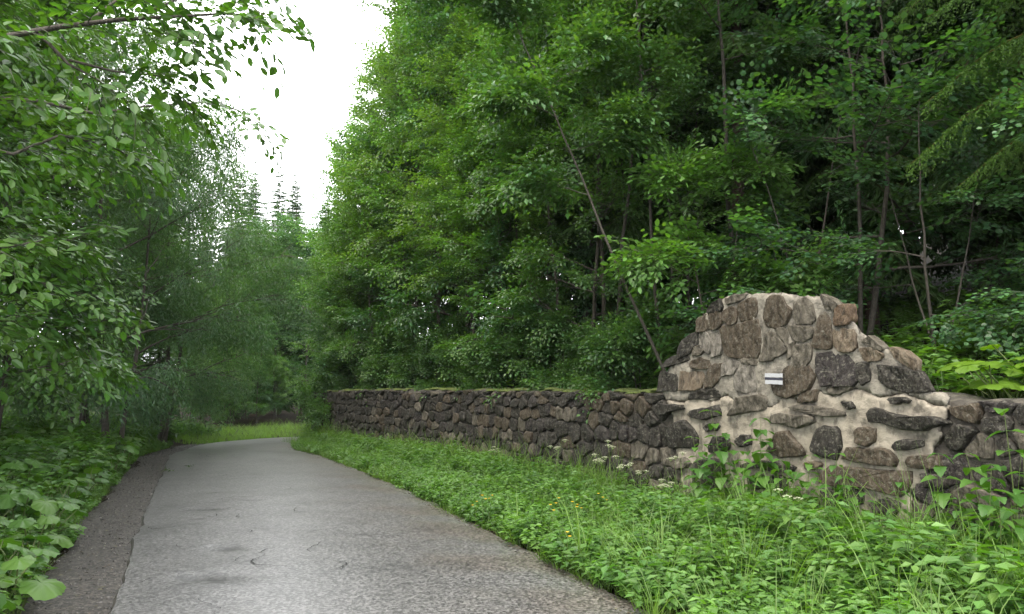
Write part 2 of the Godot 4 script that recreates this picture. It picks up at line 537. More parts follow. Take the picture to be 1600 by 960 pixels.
func make_road() -> void:
	var n := left_line.size()
	var rows := []
	# resample evenly
	var step := 0.13
	for k in n - 1:
		var far: float = left_line[k].distance_to(left_line[k + 1])
		var parts := maxi(1, int(far / step))
		for s in parts:
			rows.append([left_line[k].lerp(left_line[k + 1], float(s) / parts), right_line[k].lerp(right_line[k + 1], float(s) / parts)])
	var across := 30
	var b := MB.new()
	var holes := [[on_road(312, 797), 0.34, 0.12], [on_road(352, 858), 0.22, 0.14], [on_road(345, 905), 0.3, 0.16], [on_road(300, 905), 0.2, 0.15]]
	for row in rows:
		var l: Vector2 = row[0]
		var r: Vector2 = row[1]
		var wob := noise.get_noise_2d(l.x * 40.0, l.y * 40.0) * 0.025 + noise.get_noise_2d(l.x * 15.0 + 40.0, l.y * 15.0) * 0.05
		var wob2 := noise.get_noise_2d(r.x * 50.0 + 90.0, r.y * 50.0) * 0.06 + noise.get_noise_2d(r.x * 12.0, r.y * 12.0 + 70.0) * 0.09
		for i in across + 1:
			var t := float(i) / across
			var p := l.lerp(r, clampf(t + lerpf(wob, wob2, t) / 3.7 * (pow(absf(2.0 * t - 1.0), 6.0)), -0.05, 1.05))
			var y := road_y(p.y) + 0.025 * (1.0 - pow(2.0 * t - 1.0, 2.0)) + noise.get_noise_2d(p.x * 9.0, p.y * 9.0) * 0.012
			for h in holes:
				var q: Vector2 = p - h[0]
				var e := Vector2(q.x / float(h[1]), q.y / float(h[2])).length()
				y -= 0.035 * (1.0 - smoothstep(0.3, 1.0, e + noise.get_noise_2d(p.x * 120.0, p.y * 120.0) * 0.4))
			var pit := 1.0
			for h in holes:
				var q: Vector2 = p - h[0]
				pit = minf(pit, lerpf(0.3, 1.0, smoothstep(0.35, 1.1, Vector2(q.x / float(h[1]), q.y / float(h[2])).length() + noise.get_noise_2d(p.x * 150.0, p.y * 150.0) * 0.7)))
			# brown earth washed on from the verge, grey worn middle
			var dirt := clampf(smoothstep(0.62, 0.98, t + noise.get_noise_2d(p.x * 25.0, p.y * 25.0) * 0.22) * 0.5, 0.0, 1.0)
			var worn := 1.0 + noise.get_noise_2d(p.x * 18.0 + 300.0, p.y * 18.0) * 0.35
			b.vert(Vector3(p.x, y, p.y), Color(1, 1, 1).lerp(Color(1.12, 0.93, 0.76), dirt) * worn * pit)
	var w := across + 1
	for j in rows.size() - 1:
		for i in across:
			var k := j * w + i
			b.tri(k, k + w, k + 1)
			b.tri(k + 1, k + w, k + w + 1)
	# broken edges that drop to the shoulder
	for side in 2:
		var first := b.v.size()
		for j in rows.size():
			var p: Vector3 = b.v[j * w + side * across]
			b.vert(p, Color(0.75, 0.71, 0.66))
			b.vert(p + Vector3((-0.05 if side == 0 else 0.05) + 0.0, -0.075, 0), Color(0.75, 0.71, 0.66))
		for j in rows.size() - 1:
			var k := first + j * 2
			b.tri(k, k + 1, k + 2)
			b.tri(k + 1, k + 3, k + 2)
	var road := setting("road", b.mesh(true), M.asphalt, "wet grey single-lane asphalt road bending out of sight")
	road.name = "road"
	# cracks in the wheel tracks: narrow ragged openings
	b = MB.new()
	rng.seed = 77
	for k in 150:
		var row: Array = rows[int(lerpf(8.0, rows.size() * 0.5, pow(rng.randf(), 1.3)))]
		var t0 := clampf(rng.randfn(0.30, 0.10), 0.05, 0.95) if k % 4 else rf(0.1, 0.9)
		var p: Vector2 = (row[0] as Vector2).lerp(row[1], t0)
		var a := rf(0, TAU) if k % 3 else rf(1.6, 2.4)
		var steps := 6 + rng.randi() % 14
		var gape := rf(0.002, 0.006) * (1.8 if k % 9 == 0 else 1.0)
		var prev := []
		for j in steps + 1:
			var half := gape * (1.0 - absf(2.0 * j / steps - 1.0) * 0.8) * rf(0.5, 1.4)
			var sd := Vector2(-sin(a), cos(a)) * half
			var h := road_height(p, row[0], row[1]) + 0.007
			var now := [b.vert(Vector3(p.x + sd.x, h, p.y + sd.y)), b.vert(Vector3(p.x - sd.x, h, p.y - sd.y))]
			if j > 0:
				b.tri(prev[0], prev[1], now[0])
				b.tri(prev[1], now[1], now[0])
			prev = now
			a += rf(-0.6, 0.6) if rng.randf() < 0.8 else rf(-1.3, 1.3)
			p += Vector2(cos(a), sin(a)) * rf(0.03, 0.08)
	var cr := part("cracks", b.mesh(false, false), M.crack, road)
	cr.set_meta("kind", "stuff")
	# gravel shoulder along the left edge
	b = MB.new()
	var lines := 7
	for j in rows.size():
		var l: Vector2 = rows[j][0]
		var r: Vector2 = rows[j][1]
		var out := (l - r).normalized()
		var wide := 1.05 + noise.get_noise_2d(l.x * 8.0, l.y * 8.0) * 0.3
		for i in lines:
			var p := l - out * 0.15 + out * wide * i / (lines - 1.0)
			b.vert(Vector3(p.x, road_y(p.y) - 0.04 - (0.05 if i == lines - 1 else 0.0) + noise.get_noise_2d(p.x * 70.0, p.y * 70.0) * 0.012, p.y))
	for j in rows.size() - 1:
		for i in lines - 1:
			var k := j * lines + i
			b.tri(k, k + 1, k + lines)
			b.tri(k + 1, k + lines + 1, k + lines)
	setting("gravel_shoulder", b.mesh(true, false), M.gravel, "strip of wet dark gravel along the road's edge")
	# loose stones on it
	var pb := MB.new()
	var ring := [Vector3(0, 0.5, 0), Vector3(0, -0.4, 0)]
	var a0 := pb.vert(ring[0]); var a1 := pb.vert(ring[1])
	for s in 5:
		var t := TAU * s / 5.0
		pb.vert(Vector3(cos(t), rf(-0.1, 0.2), sin(t)) * rf(0.7, 1.1))
	for s in 5:
		pb.tri(a0, 2 + s, 2 + (s + 1) % 5)
		pb.tri(a1, 2 + (s + 1) % 5, 2 + s)
	var xf := []
	var cols := []
	for k in 9000:
		var j: int = int(pow(rng.randf(), 1.2) * rows.size() * 0.75)
		var l: Vector2 = rows[j][0]
		var out: Vector2 = (l - rows[j][1]).normalized()
		var q: Vector2 = l + out * rf(0.03, 0.85)
		var s := rf(0.005, 0.014) * (1.7 if rng.randf() < 0.06 else 1.0)
		xf.append(Transform3D(Basis.from_euler(rv() * 3.0).scaled(Vector3.ONE * s), Vector3(q.x, road_y(q.y) - 0.036, q.y)))
		var g := rf(0.02, 0.13) * (1.8 if rng.randf() < 0.08 else 1.0)
		cols.append(Color(g, g * 0.93, g * 0.86))
	var o := many("gravel", pb.mesh(), M.pebble, xf, cols, self)
	o.set_meta("kind", "stuff")
	o.set_meta("label", "loose small stones lying on the dark shoulder")


func road_height(p: Vector2, l: Vector2, r: Vector2) -> float:
	var t := clampf((p - l).dot(r - l) / (r - l).length_squared(), 0.0, 1.0)
	return road_y(p.y) + 0.025 * (1.0 - pow(2.0 * t - 1.0, 2.0)) + noise.get_noise_2d(p.x * 9.0, p.y * 9.0) * 0.012


func on_road(px: float, py: float) -> Vector2:
	var d := ray(px, py)
	var p := EYE + d * (EYE.y / -d.y)
	return Vector2(p.x, p.z)


# ---------------------------------------------------------------- stonework
func outline_of(s: String) -> PackedVector2Array:
	var out := PackedVector2Array()
	for q in s.split(" "):
		var c := q.split(",")
		if c.size() == 2:
			out.append(Vector2(c[0].to_float(), c[1].to_float()) / 100.0)
	return out


# even out an outline into n points with a rough edge
func roughened(poly: PackedVector2Array, n: int, jitter: float) -> PackedVector2Array:
	var total := 0.0
	for k in poly.size():
		total += poly[k].distance_to(poly[(k + 1) % poly.size()])
	var out := PackedVector2Array()
	var k := 0
	var done := 0.0
	for i in n:
		var want := total * i / n
		while done + poly[k].distance_to(poly[(k + 1) % poly.size()]) < want and k < poly.size() - 1:
			done += poly[k].distance_to(poly[(k + 1) % poly.size()])
			k += 1
		var a := poly[k]
		var c := poly[(k + 1) % poly.size()]
		out.append(a.lerp(c, clampf((want - done) / maxf(a.distance_to(c), 1e-5), 0, 1)) + Vector2(rf(-1, 1), rf(-1, 1)) * jitter)
	return out


# a stone with a rough, slightly domed face; x along the wall, y up, z out of it, about the outline's middle
func add_stone(b: MB, poly: PackedVector2Array, mid: Vector2, proud: float, where: Transform3D) -> void:
	var n := poly.size()
	var first := b.v.size()
	var s := rf(0, 900)
	var tilt := Vector2(rf(-0.12, 0.12), rf(-0.16, 0.10))
	var rings := [[1.02, -0.08], [1.0, 0.35], [0.965, 0.85], [0.84, 1.0], [0.42, 1.0]]
	for r in rings:
		for p in poly:
			var q: Vector2 = (p - mid) * r[0]
			var z: float = r[1] * proud if r[1] > 0 else r[1]
			if r[1] > 0.2:
				z += noise.get_noise_3d(q.x * 260.0 + s, q.y * 260.0, s) * 0.022 + q.dot(tilt)
			b.vert(where * Vector3(q.x, q.y, z))
	var top := b.vert(where * Vector3(0, 0, proud + noise.get_noise_3d(s, 0, s) * 0.028))
	for r in rings.size() - 1:
		for i in n:
			var p := first + r * n + i
			var q := first + r * n + (i + 1) % n
			b.tri(p, p + n, q)
			b.tri(q, p + n, q + n)
	for i in n:
		b.tri(first + (rings.size() - 1) * n + i, top, first + (rings.size() - 1) * n + (i + 1) % n)


func clockwise(poly: PackedVector2Array) -> PackedVector2Array:
	if not Geometry2D.is_polygon_clockwise(poly):
		poly.reverse()
	return poly


func area_of(poly: PackedVector2Array) -> float:
	var a := 0.0
	for k in poly.size():
		a += poly[k].cross(poly[(k + 1) % poly.size()])
	return a / 2.0


func centre(poly: PackedVector2Array) -> Vector2:
	var c := Vector2()
	for p in poly:
		c += p
	return c / poly.size()


# a sheet that fills an outline, rough in the middle, with a rim that goes back to the depth given
func slab(poly: PackedVector2Array, cell: float, depth: float, bumpy: float, mid: Vector2) -> ArrayMesh:
	poly = clockwise(roughened(poly, int(14.0 / cell * 0.75), 0.008))
	var pts := PackedVector2Array(poly)
	var lo := poly[0]
	var hi := poly[0]
	for p in poly:
		lo = lo.min(p)
		hi = hi.max(p)
	var y := lo.y
	while y < hi.y:
		var x := lo.x
		while x < hi.x:
			var q := Vector2(x + rf(-0.3, 0.3) * cell, y + rf(-0.3, 0.3) * cell)
			if Geometry2D.is_point_in_polygon(q, poly):
				pts.append(q)
			x += cell
		y += cell
	var tris := Geometry2D.triangulate_delaunay(pts)
	var b := MB.new()
	for k in pts.size():
		var q := pts[k]
		var z := noise.get_noise_2d(q.x * 90.0, q.y * 90.0) * bumpy + noise.get_noise_2d(q.x * 400.0, q.y * 400.0) * bumpy * 0.5
		b.vert(Vector3(q.x - mid.x, q.y - mid.y, z - (0.035 if k < poly.size() else 0.012)))
	for k in range(0, tris.size(), 3):
		var c := (pts[tris[k]] + pts[tris[k + 1]] + pts[tris[k + 2]]) / 3.0
		if Geometry2D.is_point_in_polygon(c, poly):
			if (pts[tris[k + 1]] - pts[tris[k]]).cross(pts[tris[k + 2]] - pts[tris[k]]) > 0:
				b.tri(tris[k], tris[k + 2], tris[k + 1])
			else:
				b.tri(tris[k], tris[k + 1], tris[k + 2])
	var n := poly.size()
	var first := b.v.size()
	for k in n:
		b.vert(Vector3(b.v[k].x * 0.80 - 0.12, b.v[k].y * (0.93 if b.v[k].y > 1.6 else 1.0), -depth))    # drawn in towards the back
	for k in n:
		var j := (k + 1) % n
		b.tri(k, first + k, j)
		b.tri(j, first + k, first + j)
	return b.mesh(true, false)


func make_monument() -> void:
	var outline := outline_of(OUTLINE)
	var mid := Vector2(1.6, 0.0)
	var t := thing("stone_monument")
	t.transform = Transform3D(wall_basis(0), wall_point(mid.x, 0.0, 0.05))
	tag(t, "stepped rubble stone monument with pale mortar built into the long wall", "monument")
	var lower := PackedVector2Array([Vector2(-1, -1), Vector2(5, -1), Vector2(5, 1.44), Vector2(3.6, 1.44), Vector2(3.3, 1.55), Vector2(3.05, 1.50), Vector2(2.75, 1.60), Vector2(2.5, 1.50), Vector2(2.3, 1.56), Vector2(2.1, 1.42), Vector2(1.85, 1.52), Vector2(1.62, 1.36), Vector2(1.4, 1.46), Vector2(1.2, 1.34), Vector2(0.9, 1.50), Vector2(0.62, 1.42), Vector2(0.35, 1.53), Vector2(0.1, 1.40), Vector2(-1, 1.48)])
	var waved := PackedVector2Array()
	for q in roughened(outline, 120, 0.0):
		waved.append(q + Vector2(noise.get_noise_2d(q.x * 130.0, q.y * 130.0), noise.get_noise_2d(q.x * 130.0 + 500.0, q.y * 130.0)) * (0.10 if q.y < 1.5 else 0.03))
	outline = waved
	part("plinth", slab(Geometry2D.intersect_polygons(outline, lower)[0], 0.045, 0.45, 0.016, mid), M.mortar, t)
	part("upper_body", slab(Geometry2D.clip_polygons(outline, lower)[0], 0.05, 0.40, 0.014, mid), M.upper_mortar, t)
	for row in STONES:
		var poly := outline_of(row.substr(2))
		var big := clockwise(Geometry2D.offset_polygon(poly, 0.020 if poly[0].y > 1.5 else 0.010, Geometry2D.JOIN_MITER)[0])
		var c := centre(big)
		var r := clockwise(roughened(big, clampi(int(big.size() * 2.4), 16, 24), 0.007))
		var b := MB.new()
		add_stone(b, r, c, rf(0.006, 0.014) + (0.030 if c.y < 1.5 else 0.0), Transform3D.IDENTITY)
		var o := part("stone", b.mesh(true, false), M["stone_" + row[0]], t)
		o.position = Vector3(c.x - mid.x, c.y - mid.y, 0.0)
	# painted way mark: white, dark, white
	var mark := Node3D.new()
	mark.name = "trail_mark"
	t.add_child(mark)
	mark.position = Vector3(1.772 - mid.x, 1.688, 0.064)
	mark.rotation.z = -0.03
	mark.rotation.x = -0.02
	mark.set_meta("label", "trail mark of two white bars with a dark bar between")
	for k in 3:
		var b := MB.new()
		var hh := [0.021, 0.0135, 0.021]
		var cy := [0.038, 0.0, -0.037]
		var up := []
		var lo := []
		for i in 13:
			var x := lerpf(-0.133, 0.133, i / 12.0) + (0.006 if k == 2 and i == 0 else 0.0)
			up.append(b.vert(Vector3(x, cy[k] + hh[k] + rf(-0.002, 0.002), 0.004)))
			lo.append(b.vert(Vector3(x, cy[k] - hh[k] + rf(-0.002, 0.002), 0.004)))
		for i in 12:
			b.tri(up[i], up[i + 1], lo[i])
			b.tri(lo[i], up[i + 1], lo[i + 1])
		var n := b.v.size()
		for i in n:
			b.vert(b.v[i] + Vector3(0, 0, -0.02))
		for i in 12:
			b.tri(up[i], n + up[i], up[i + 1]); b.tri(up[i + 1], n + up[i], n + up[i + 1])
			b.tri(lo[i], lo[i + 1], n + lo[i]); b.tri(lo[i + 1], n + lo[i + 1], n + lo[i])
		part("stripe", b.mesh(false, false), M.marker_dark if k == 1 else M.marker_white, mark)


func wall_top(u: float) -> float:
	return WALL_TOP - 0.04 * smoothstep(2.5, 5.0, u) - 0.06 * smoothstep(-12.0, -18.0, u) + noise.get_noise_1d(u * 40.0) * 0.05 + noise.get_noise_1d(u * 160.0) * 0.03


func make_wall() -> void:
	var t := thing("stone_wall")
	tag(t, "long weathered dark rubble stone wall running along the grass verge", "wall")
	var u0 := -18.6
	var u1 := 7.0
	# core: rough mortar front, top and back
	var b := MB.new()
	var cols := 0
	var ys := 13
	var u := u0
	while u <= u1:
		var base := wall_point(u, 0, 0)
		var g := road_y(base.z) - 0.35
		var top := wall_top(u)
		for j in ys:
			var y := lerpf(g, top - 0.02, j / (ys - 1.0))
			b.vert(wall_point(u, y, -0.012 + noise.get_noise_2d(u * 60.0, y * 60.0) * 0.03 - (0.04 if j == ys - 1 else 0.0)))
		for k in 4:
			b.vert(wall_point(u, top + noise.get_noise_2d(u * 70.0, k * 30.0) * 0.03, -0.15 - 0.17 * k))
		b.vert(wall_point(u, g, -0.7))
		cols += 1
		u += 0.12
	var w := ys + 5
	for i in cols - 1:
		for j in w - 1:
			var k := i * w + j
			b.tri(k, k + 1, k + w)
			b.tri(k + 1, k + w + 1, k + w)
	for e in 2:
		var o := 0 if e == 0 else (cols - 1) * w
		for j in w - 2:
			if e == 0: b.tri(o + w - 1, o + j + 1, o + j)
			else: b.tri(o + w - 1, o + j, o + j + 1)
	part("mortar_core", b.mesh(true, false), M.old_mortar, t)
	# stones: cells round jittered seeds, flattened
	var flat := 0.72
	var seeds := PackedVector2Array()
	var y := -0.06
	while y < WALL_TOP + 0.05:
		var h := rf(0.12, 0.27)
		var x := u0 + rf(0.0, 0.3)
		while x < u1:
			var l := rf(0.14, 0.40) if rng.randf() < 0.75 else rf(0.4, 0.62)
			seeds.append(Vector2((x + l / 2) * flat, y + h / 2 + rf(-0.06, 0.06)))
			x += l
		y += h
	var inside := outline_of(OUTLINE)
	var found := []
	for i in seeds.size():
		var c := seeds[i]
		var cell := PackedVector2Array([c + Vector2(-0.5, -0.5), c + Vector2(0.5, -0.5), c + Vector2(0.5, 0.5), c + Vector2(-0.5, 0.5)])
		for j in seeds.size():
			var d := seeds[j] - c
			if j == i or absf(d.x) > 0.8 or absf(d.y) > 0.8:
				continue
			var m := c + d / 2.0
			var out := PackedVector2Array()
			for k in cell.size():
				var p := cell[k]
				var q := cell[(k + 1) % cell.size()]
				var dp := (p - m).dot(d)
				var dq := (q - m).dot(d)
				if dp <= 0:
					out.append(p)
				if dp * dq < 0:
					out.append(p.lerp(q, dp / (dp - dq)))
			cell = out
		for k in cell.size():
			cell[k] = Vector2(cell[k].x / flat, clampf(cell[k].y, -0.2, wall_top(cell[k].x / flat) - rf(0.0, 0.02)))
		var shrunk := Geometry2D.offset_polygon(cell, -rf(0.016, 0.030), Geometry2D.JOIN_MITER)
		if shrunk.is_empty():
			continue
		var grown := Geometry2D.offset_polygon(shrunk[0], 0.009, Geometry2D.JOIN_ROUND)
		if grown.is_empty():
			continue
		var poly: PackedVector2Array = grown[0]
		var cut := Geometry2D.clip_polygons(poly, inside)
		if cut.is_empty() or Geometry2D.is_point_in_polygon(centre(poly), inside):
			continue
		poly = cut[0]
		if poly.size() < 3 or absf(area_of(poly)) < 0.006:
			continue
		var mid := centre(poly)
		found.append([mid, poly])
	# the nearest as parts, the rest joined
	found.sort_custom(func(a, c): return wall_point(a[0].x, a[0].y, 0).distance_to(EYE) < wall_point(c[0].x, c[0].y, 0).distance_to(EYE))
	var rest := MB.new()
	var made := 0
	for f in found:
		var mid: Vector2 = f[0]
		var p3 := wall_point(mid.x, mid.y, 0.0)
		var seen := (p3.x / -p3.z) < 0.72 and p3.z < 0 and mid.y > 0.15
		var n := 14 if seen else 9
		var poly := clockwise(roughened(f[1], n, 0.012))
		var where := Transform3D(wall_basis(mid.x), p3)
		if seen and made < 300:
			var sb := MB.new()
			add_stone(sb, poly, mid, rf(0.015, 0.06), Transform3D.IDENTITY)
			var tone: String = ["D", "D", "D", "B", "G", "B", "G", "P", "D", "P"][rng.randi() % 10]
			var o := part("stone", sb.mesh(true, false), M["stone_" + tone], t)
			o.transform = where
			made += 1
		else:
			add_stone(rest, poly, mid, rf(0.015, 0.06), where)
	var r := part("distant_stones", rest.mesh(true, false), M.stone_D, t)
	r.set_meta("kind", "stuff")
	# moss cushions along the top edge
	var mb := MB.new()
	u = u0
	while u < 0.2:
		if noise.get_noise_1d(u * 12.0 + 77.0) > -0.25:
			var c := wall_point(u, wall_top(u) - 0.005, -0.06 - rf(0.0, 0.5))
			var rad := rf(0.05, 0.13)
			var first := mb.v.size()
			for j in 4:
				for i in 8:
					var a := TAU * i / 8.0
					var e := [1.0, 0.82, 0.5, 0.12][j] as float
					mb.vert(c + Vector3(cos(a) * e * rad * 1.3, [-0.02, 0.5, 0.85, 1.0][j] * rad * 0.36 + rf(-0.006, 0.006), sin(a) * e * rad * 1.3) )
			for j in 3:
				for i in 8:
					var p := first + j * 8 + i
					var q := first + j * 8 + (i + 1) % 8
					mb.tri(p, q, p + 8)
					mb.tri(q, q + 8, p + 8)
		u += 0.045
	var mo := part("moss", mb.mesh(true, false), M.moss, t)
	mo.set_meta("kind", "stuff")


# ---------------------------------------------------------------- foliage
# a flat spray of leaves along +y, facing +z, as loose faces: [places, colours]
func make_twig(leaves: int, length: float, ll: float, lw: float, rounded: bool, hang: float, spread := 0.95, stems := true, simple := false, subs := 4) -> Array:
	var b := MB.new()
	var axes := [[Vector3.ZERO, Vector3.UP, length]]
	for k in subs:
		var s := 1.0 if k % 2 == 0 else -1.0
		axes.append([Vector3(0, length * (0.12 + 0.19 * k), 0), Vector3(s * rf(0.6, 0.9), 1, rf(-0.35, 0.25)).normalized(), length * rf(0.4, 0.6)])
	var total := 0.0
	for a in axes:
		total += a[2]
	for a in axes:
		var o: Vector3 = a[0]
		var d: Vector3 = a[1]
		var l: float = a[2]
		var side := d.cross(Vector3(0, 0, 1)).normalized()
		var bow := rf(-0.12, 0.12)
		var pts := []
		for k in 4:
			var t := k / 3.0
			pts.append(o + d * l * t + side * bow * l * t * t - Vector3(0, 0, 1) * hang * l * t * t)
		if stems:
			b.tube([pts[0], pts[2], pts[3]], [0.0035, 0.002, 0.001], 3, Color(0.55, 0.35, 0.6))
		var n := maxi(3, int(leaves * l / total))
		for k in n + 1:
			var t := (k + 0.4) / (n + 0.4)
			var p := o + d * l * t + side * bow * l * t * t - Vector3(0, 0, 1) * hang * l * t * t
			var s := 1.0 if k % 2 == 0 else -1.0
			if k == n:
				s = 0.0
			var dir := (d * rf(0.35, 0.9) + side * s * spread + Vector3(0, 0, rf(-0.45, 0.3) - hang * 0.5)).normalized()
			var nrm := (Vector3(0, 0, 1) + rv() * 0.55)
			nrm = (nrm - dir * nrm.dot(dir)).normalized()
			var g := rf(0.75, 1.25)
			var col := Color(g * rf(0.9, 1.12), g, g * rf(0.8, 1.1))
			var z := rf(0.72, 1.15)
			if rounded:
				b.round_leaf(p + dir * ll * 0.15, dir, nrm, ll * z, lw * z, col)
			elif simple:
				b.small_leaf(p + dir * ll * 0.12, dir, nrm, ll * z, lw * z, col)
			else:
				b.leaf(p + dir * ll * 0.12, dir, nrm, ll * z, lw * z, col)
	return b.soup()


# copies of a spray, each placed and tinted, as one mesh
func bake(twig: Array, xf: Array, cols: Array) -> ArrayMesh:
	var tints := {}
	var v := PackedVector3Array()
	var c := PackedColorArray()
	for k in xf.size():
		v.append_array(xf[k] * (twig[0] as PackedVector3Array))
		var q: Color = cols[k]
		var key := Vector3i(int(q.r * 160), int(q.g * 160), int(q.b * 240))
		if not tints.has(key):
			var own := PackedColorArray()
			for e in twig[1]:
				own.append(Color(e.r * q.r, e.g * q.g, e.b * q.b))
			tints[key] = own
		c.append_array(tints[key])
	var arr := []
	arr.resize(Mesh.ARRAY_MAX)
	arr[Mesh.ARRAY_VERTEX] = v
	arr[Mesh.ARRAY_COLOR] = c
	var m := ArrayMesh.new()
	m.add_surface_from_arrays(Mesh.PRIMITIVE_TRIANGLES, arr)
	return m


func twig_frame(p: Vector3, dir: Vector3, size: float) -> Transform3D:
	var y := dir.normalized()
	var up := Vector3.UP + rv() * 0.35
	var z := (up - y * up.dot(y)).normalized()
	return Transform3D(Basis(y.cross(z), y, z).scaled(Vector3.ONE * size), p)


func green(a: Color, b: Color) -> Color:
	var c := a.lerp(b, rng.randf())
	var g := rf(0.82, 1.2)
	return Color(c.r * g * 0.86, c.g * g * 0.97, c.b * g * 1.9)


# a broadleaf tree: trunk, limbs that fork, leafy sprays along them
func grow_tree(called: String, p: Dictionary, twig: Array) -> Node3D:
	rng.seed = p.seed
	var root := thing(called)
	root.set_meta("called", called)
	var h: float = p.h
	var r: float = p.r
	var trunks: int = p.get("stems", 1)
	var tb := MB.new()
	var lb := MB.new()
	var xf := []
	var cols := []
	for stem in trunks:
		var lean: Vector2 = p.get("lean", Vector2.ZERO) + Vector2(rf(-1, 1), rf(-1, 1)) * p.get("wild", 0.08)
		if trunks > 1:
			lean += Vector2.from_angle(TAU * stem / trunks + rf(-0.4, 0.4)) * p.get("splay", 0.25)
		var hh := h * (rf(0.75, 1.0) if stem > 0 else 1.0)
		var pts := []
		var rad := []
		var at0 := Vector3(rf(-0.1, 0.1), -0.15, rf(-0.1, 0.1)) * (1.0 if trunks > 1 else 0.3)
		at0.y = -0.15
		var segs := 10
		var bend := Vector2(rf(-1, 1), rf(-1, 1)) * 0.05 * hh
		for k in segs + 1:
			var t := float(k) / segs
			pts.append(at0 + Vector3(lean.x * hh * t + bend.x * sin(t * PI), (hh + 0.15) * t, lean.y * hh * t + bend.y * sin(t * PI)) + rv() * 0.012 * hh * minf(t, 0.4))
			rad.append(r * (1.0 if stem == 0 else 0.75) * (1.0 - 0.88 * t) + (r * 0.35 if k == 0 else 0.0))
		tb.tube(pts, rad, 7)
		var limbs: int = int(p.limbs / float(trunks))
		var az := rf(0, TAU)
		for i in limbs:
			var t := lerpf(p.start, 0.97, pow((i + rng.randf()) / limbs, p.get("bias", 0.9)))
			az += 2.4 + rf(-0.5, 0.5)
			var f := t * segs
			var k0 := mini(int(f), segs - 1)
			var o: Vector3 = pts[k0].lerp(pts[k0 + 1], f - k0)
			var rr: float = lerpf(rad[k0], rad[k0 + 1], f - k0)
			var rel: float = (t - p.start) / (1.0 - p.start)
			var reach: float = p.reach * (0.35 + 0.65 * sin(clampf((1.0 - rel) * 2.6 + 0.12, 0.0, PI * 0.62))) * rf(0.6, 1.2)
			var elev := lerpf(p.get("low_angle", 0.25), p.get("high_angle", 1.05), rel) + rf(-0.2, 0.2)
			var d := Vector3(cos(az) * cos(elev), sin(elev), sin(az) * cos(elev))
			grow_limb(lb, xf, cols, p, o, d, reach, minf(rr * 0.65, 0.012 + reach * 0.014), 2)
		# leader
		for q in 4:
			add_twig(xf, cols, p, pts[segs] - Vector3(0, rf(0, 0.5), 0), Vector3(rf(-0.6, 0.6), 1, rf(-0.6, 0.6)))
	part("trunk", tb.mesh(true, false), p.get("bark", M.bark), root)
	part("branchwork", lb.mesh(true, false), p.get("bark", M.bark), root)
	part("crown", bake(twig, xf, cols), p.get("leaf", M.leaf), root)
	return root


func add_twig(xf: Array, cols: Array, p: Dictionary, at0: Vector3, d: Vector3) -> void:
	d.y -= p.get("droop", 0.1)
	xf.append(twig_frame(at0, d + rv() * 0.3, p.get("size", 1.0) * rf(0.7, 1.2)))
	cols.append(green(p.col_a, p.col_b))


func grow_limb(lb: MB, xf: Array, cols: Array, p: Dictionary, o: Vector3, d: Vector3, l: float, r: float, depth: int) -> void:
	var segs := 6 if depth == 2 else 4
	var pts := [o]
	var rad := [r]
	var q := o
	var dd := d
	var step := l / segs
	var sag: float = p.get("sag", 0.05)
	for k in segs:
		dd = (dd + rv() * 0.16 + Vector3(0, -sag * (k + 1) / segs + p.get("lift", 0.03), 0)).normalized()
		q += dd * step
		pts.append(q)
		rad.append(maxf(0.0025, r * (1.0 - 0.9 * (k + 1) / segs)))
		if depth > 0 and k >= 1 - (0 if depth == 2 else 1):
			for s in (2 if depth == 2 else 1):
				var side := dd.cross(Vector3.UP + rv() * 0.5).normalized() * (1.0 if (k + s) % 2 == 0 else -1.0)
				var nd := (dd * 0.75 + side * rf(0.5, 0.95) + Vector3(0, rf(-0.25, 0.3), 0)).normalized()
				if depth == 2:
					grow_limb(lb, xf, cols, p, q, nd, l * rf(0.28, 0.48) * (1.15 - 0.5 * k / segs), r * 0.4, 1)
				elif rng.randf() < p.get("bushy", 0.7):
					add_twig(xf, cols, p, q, nd)
		if depth < 2 and rng.randf() < p.get("dense", 0.8):
			add_twig(xf, cols, p, q, dd + rv() * 0.5)
	add_twig(xf, cols, p, q, dd)
	lb.tube(pts, rad, 5 if depth == 2 else 4)


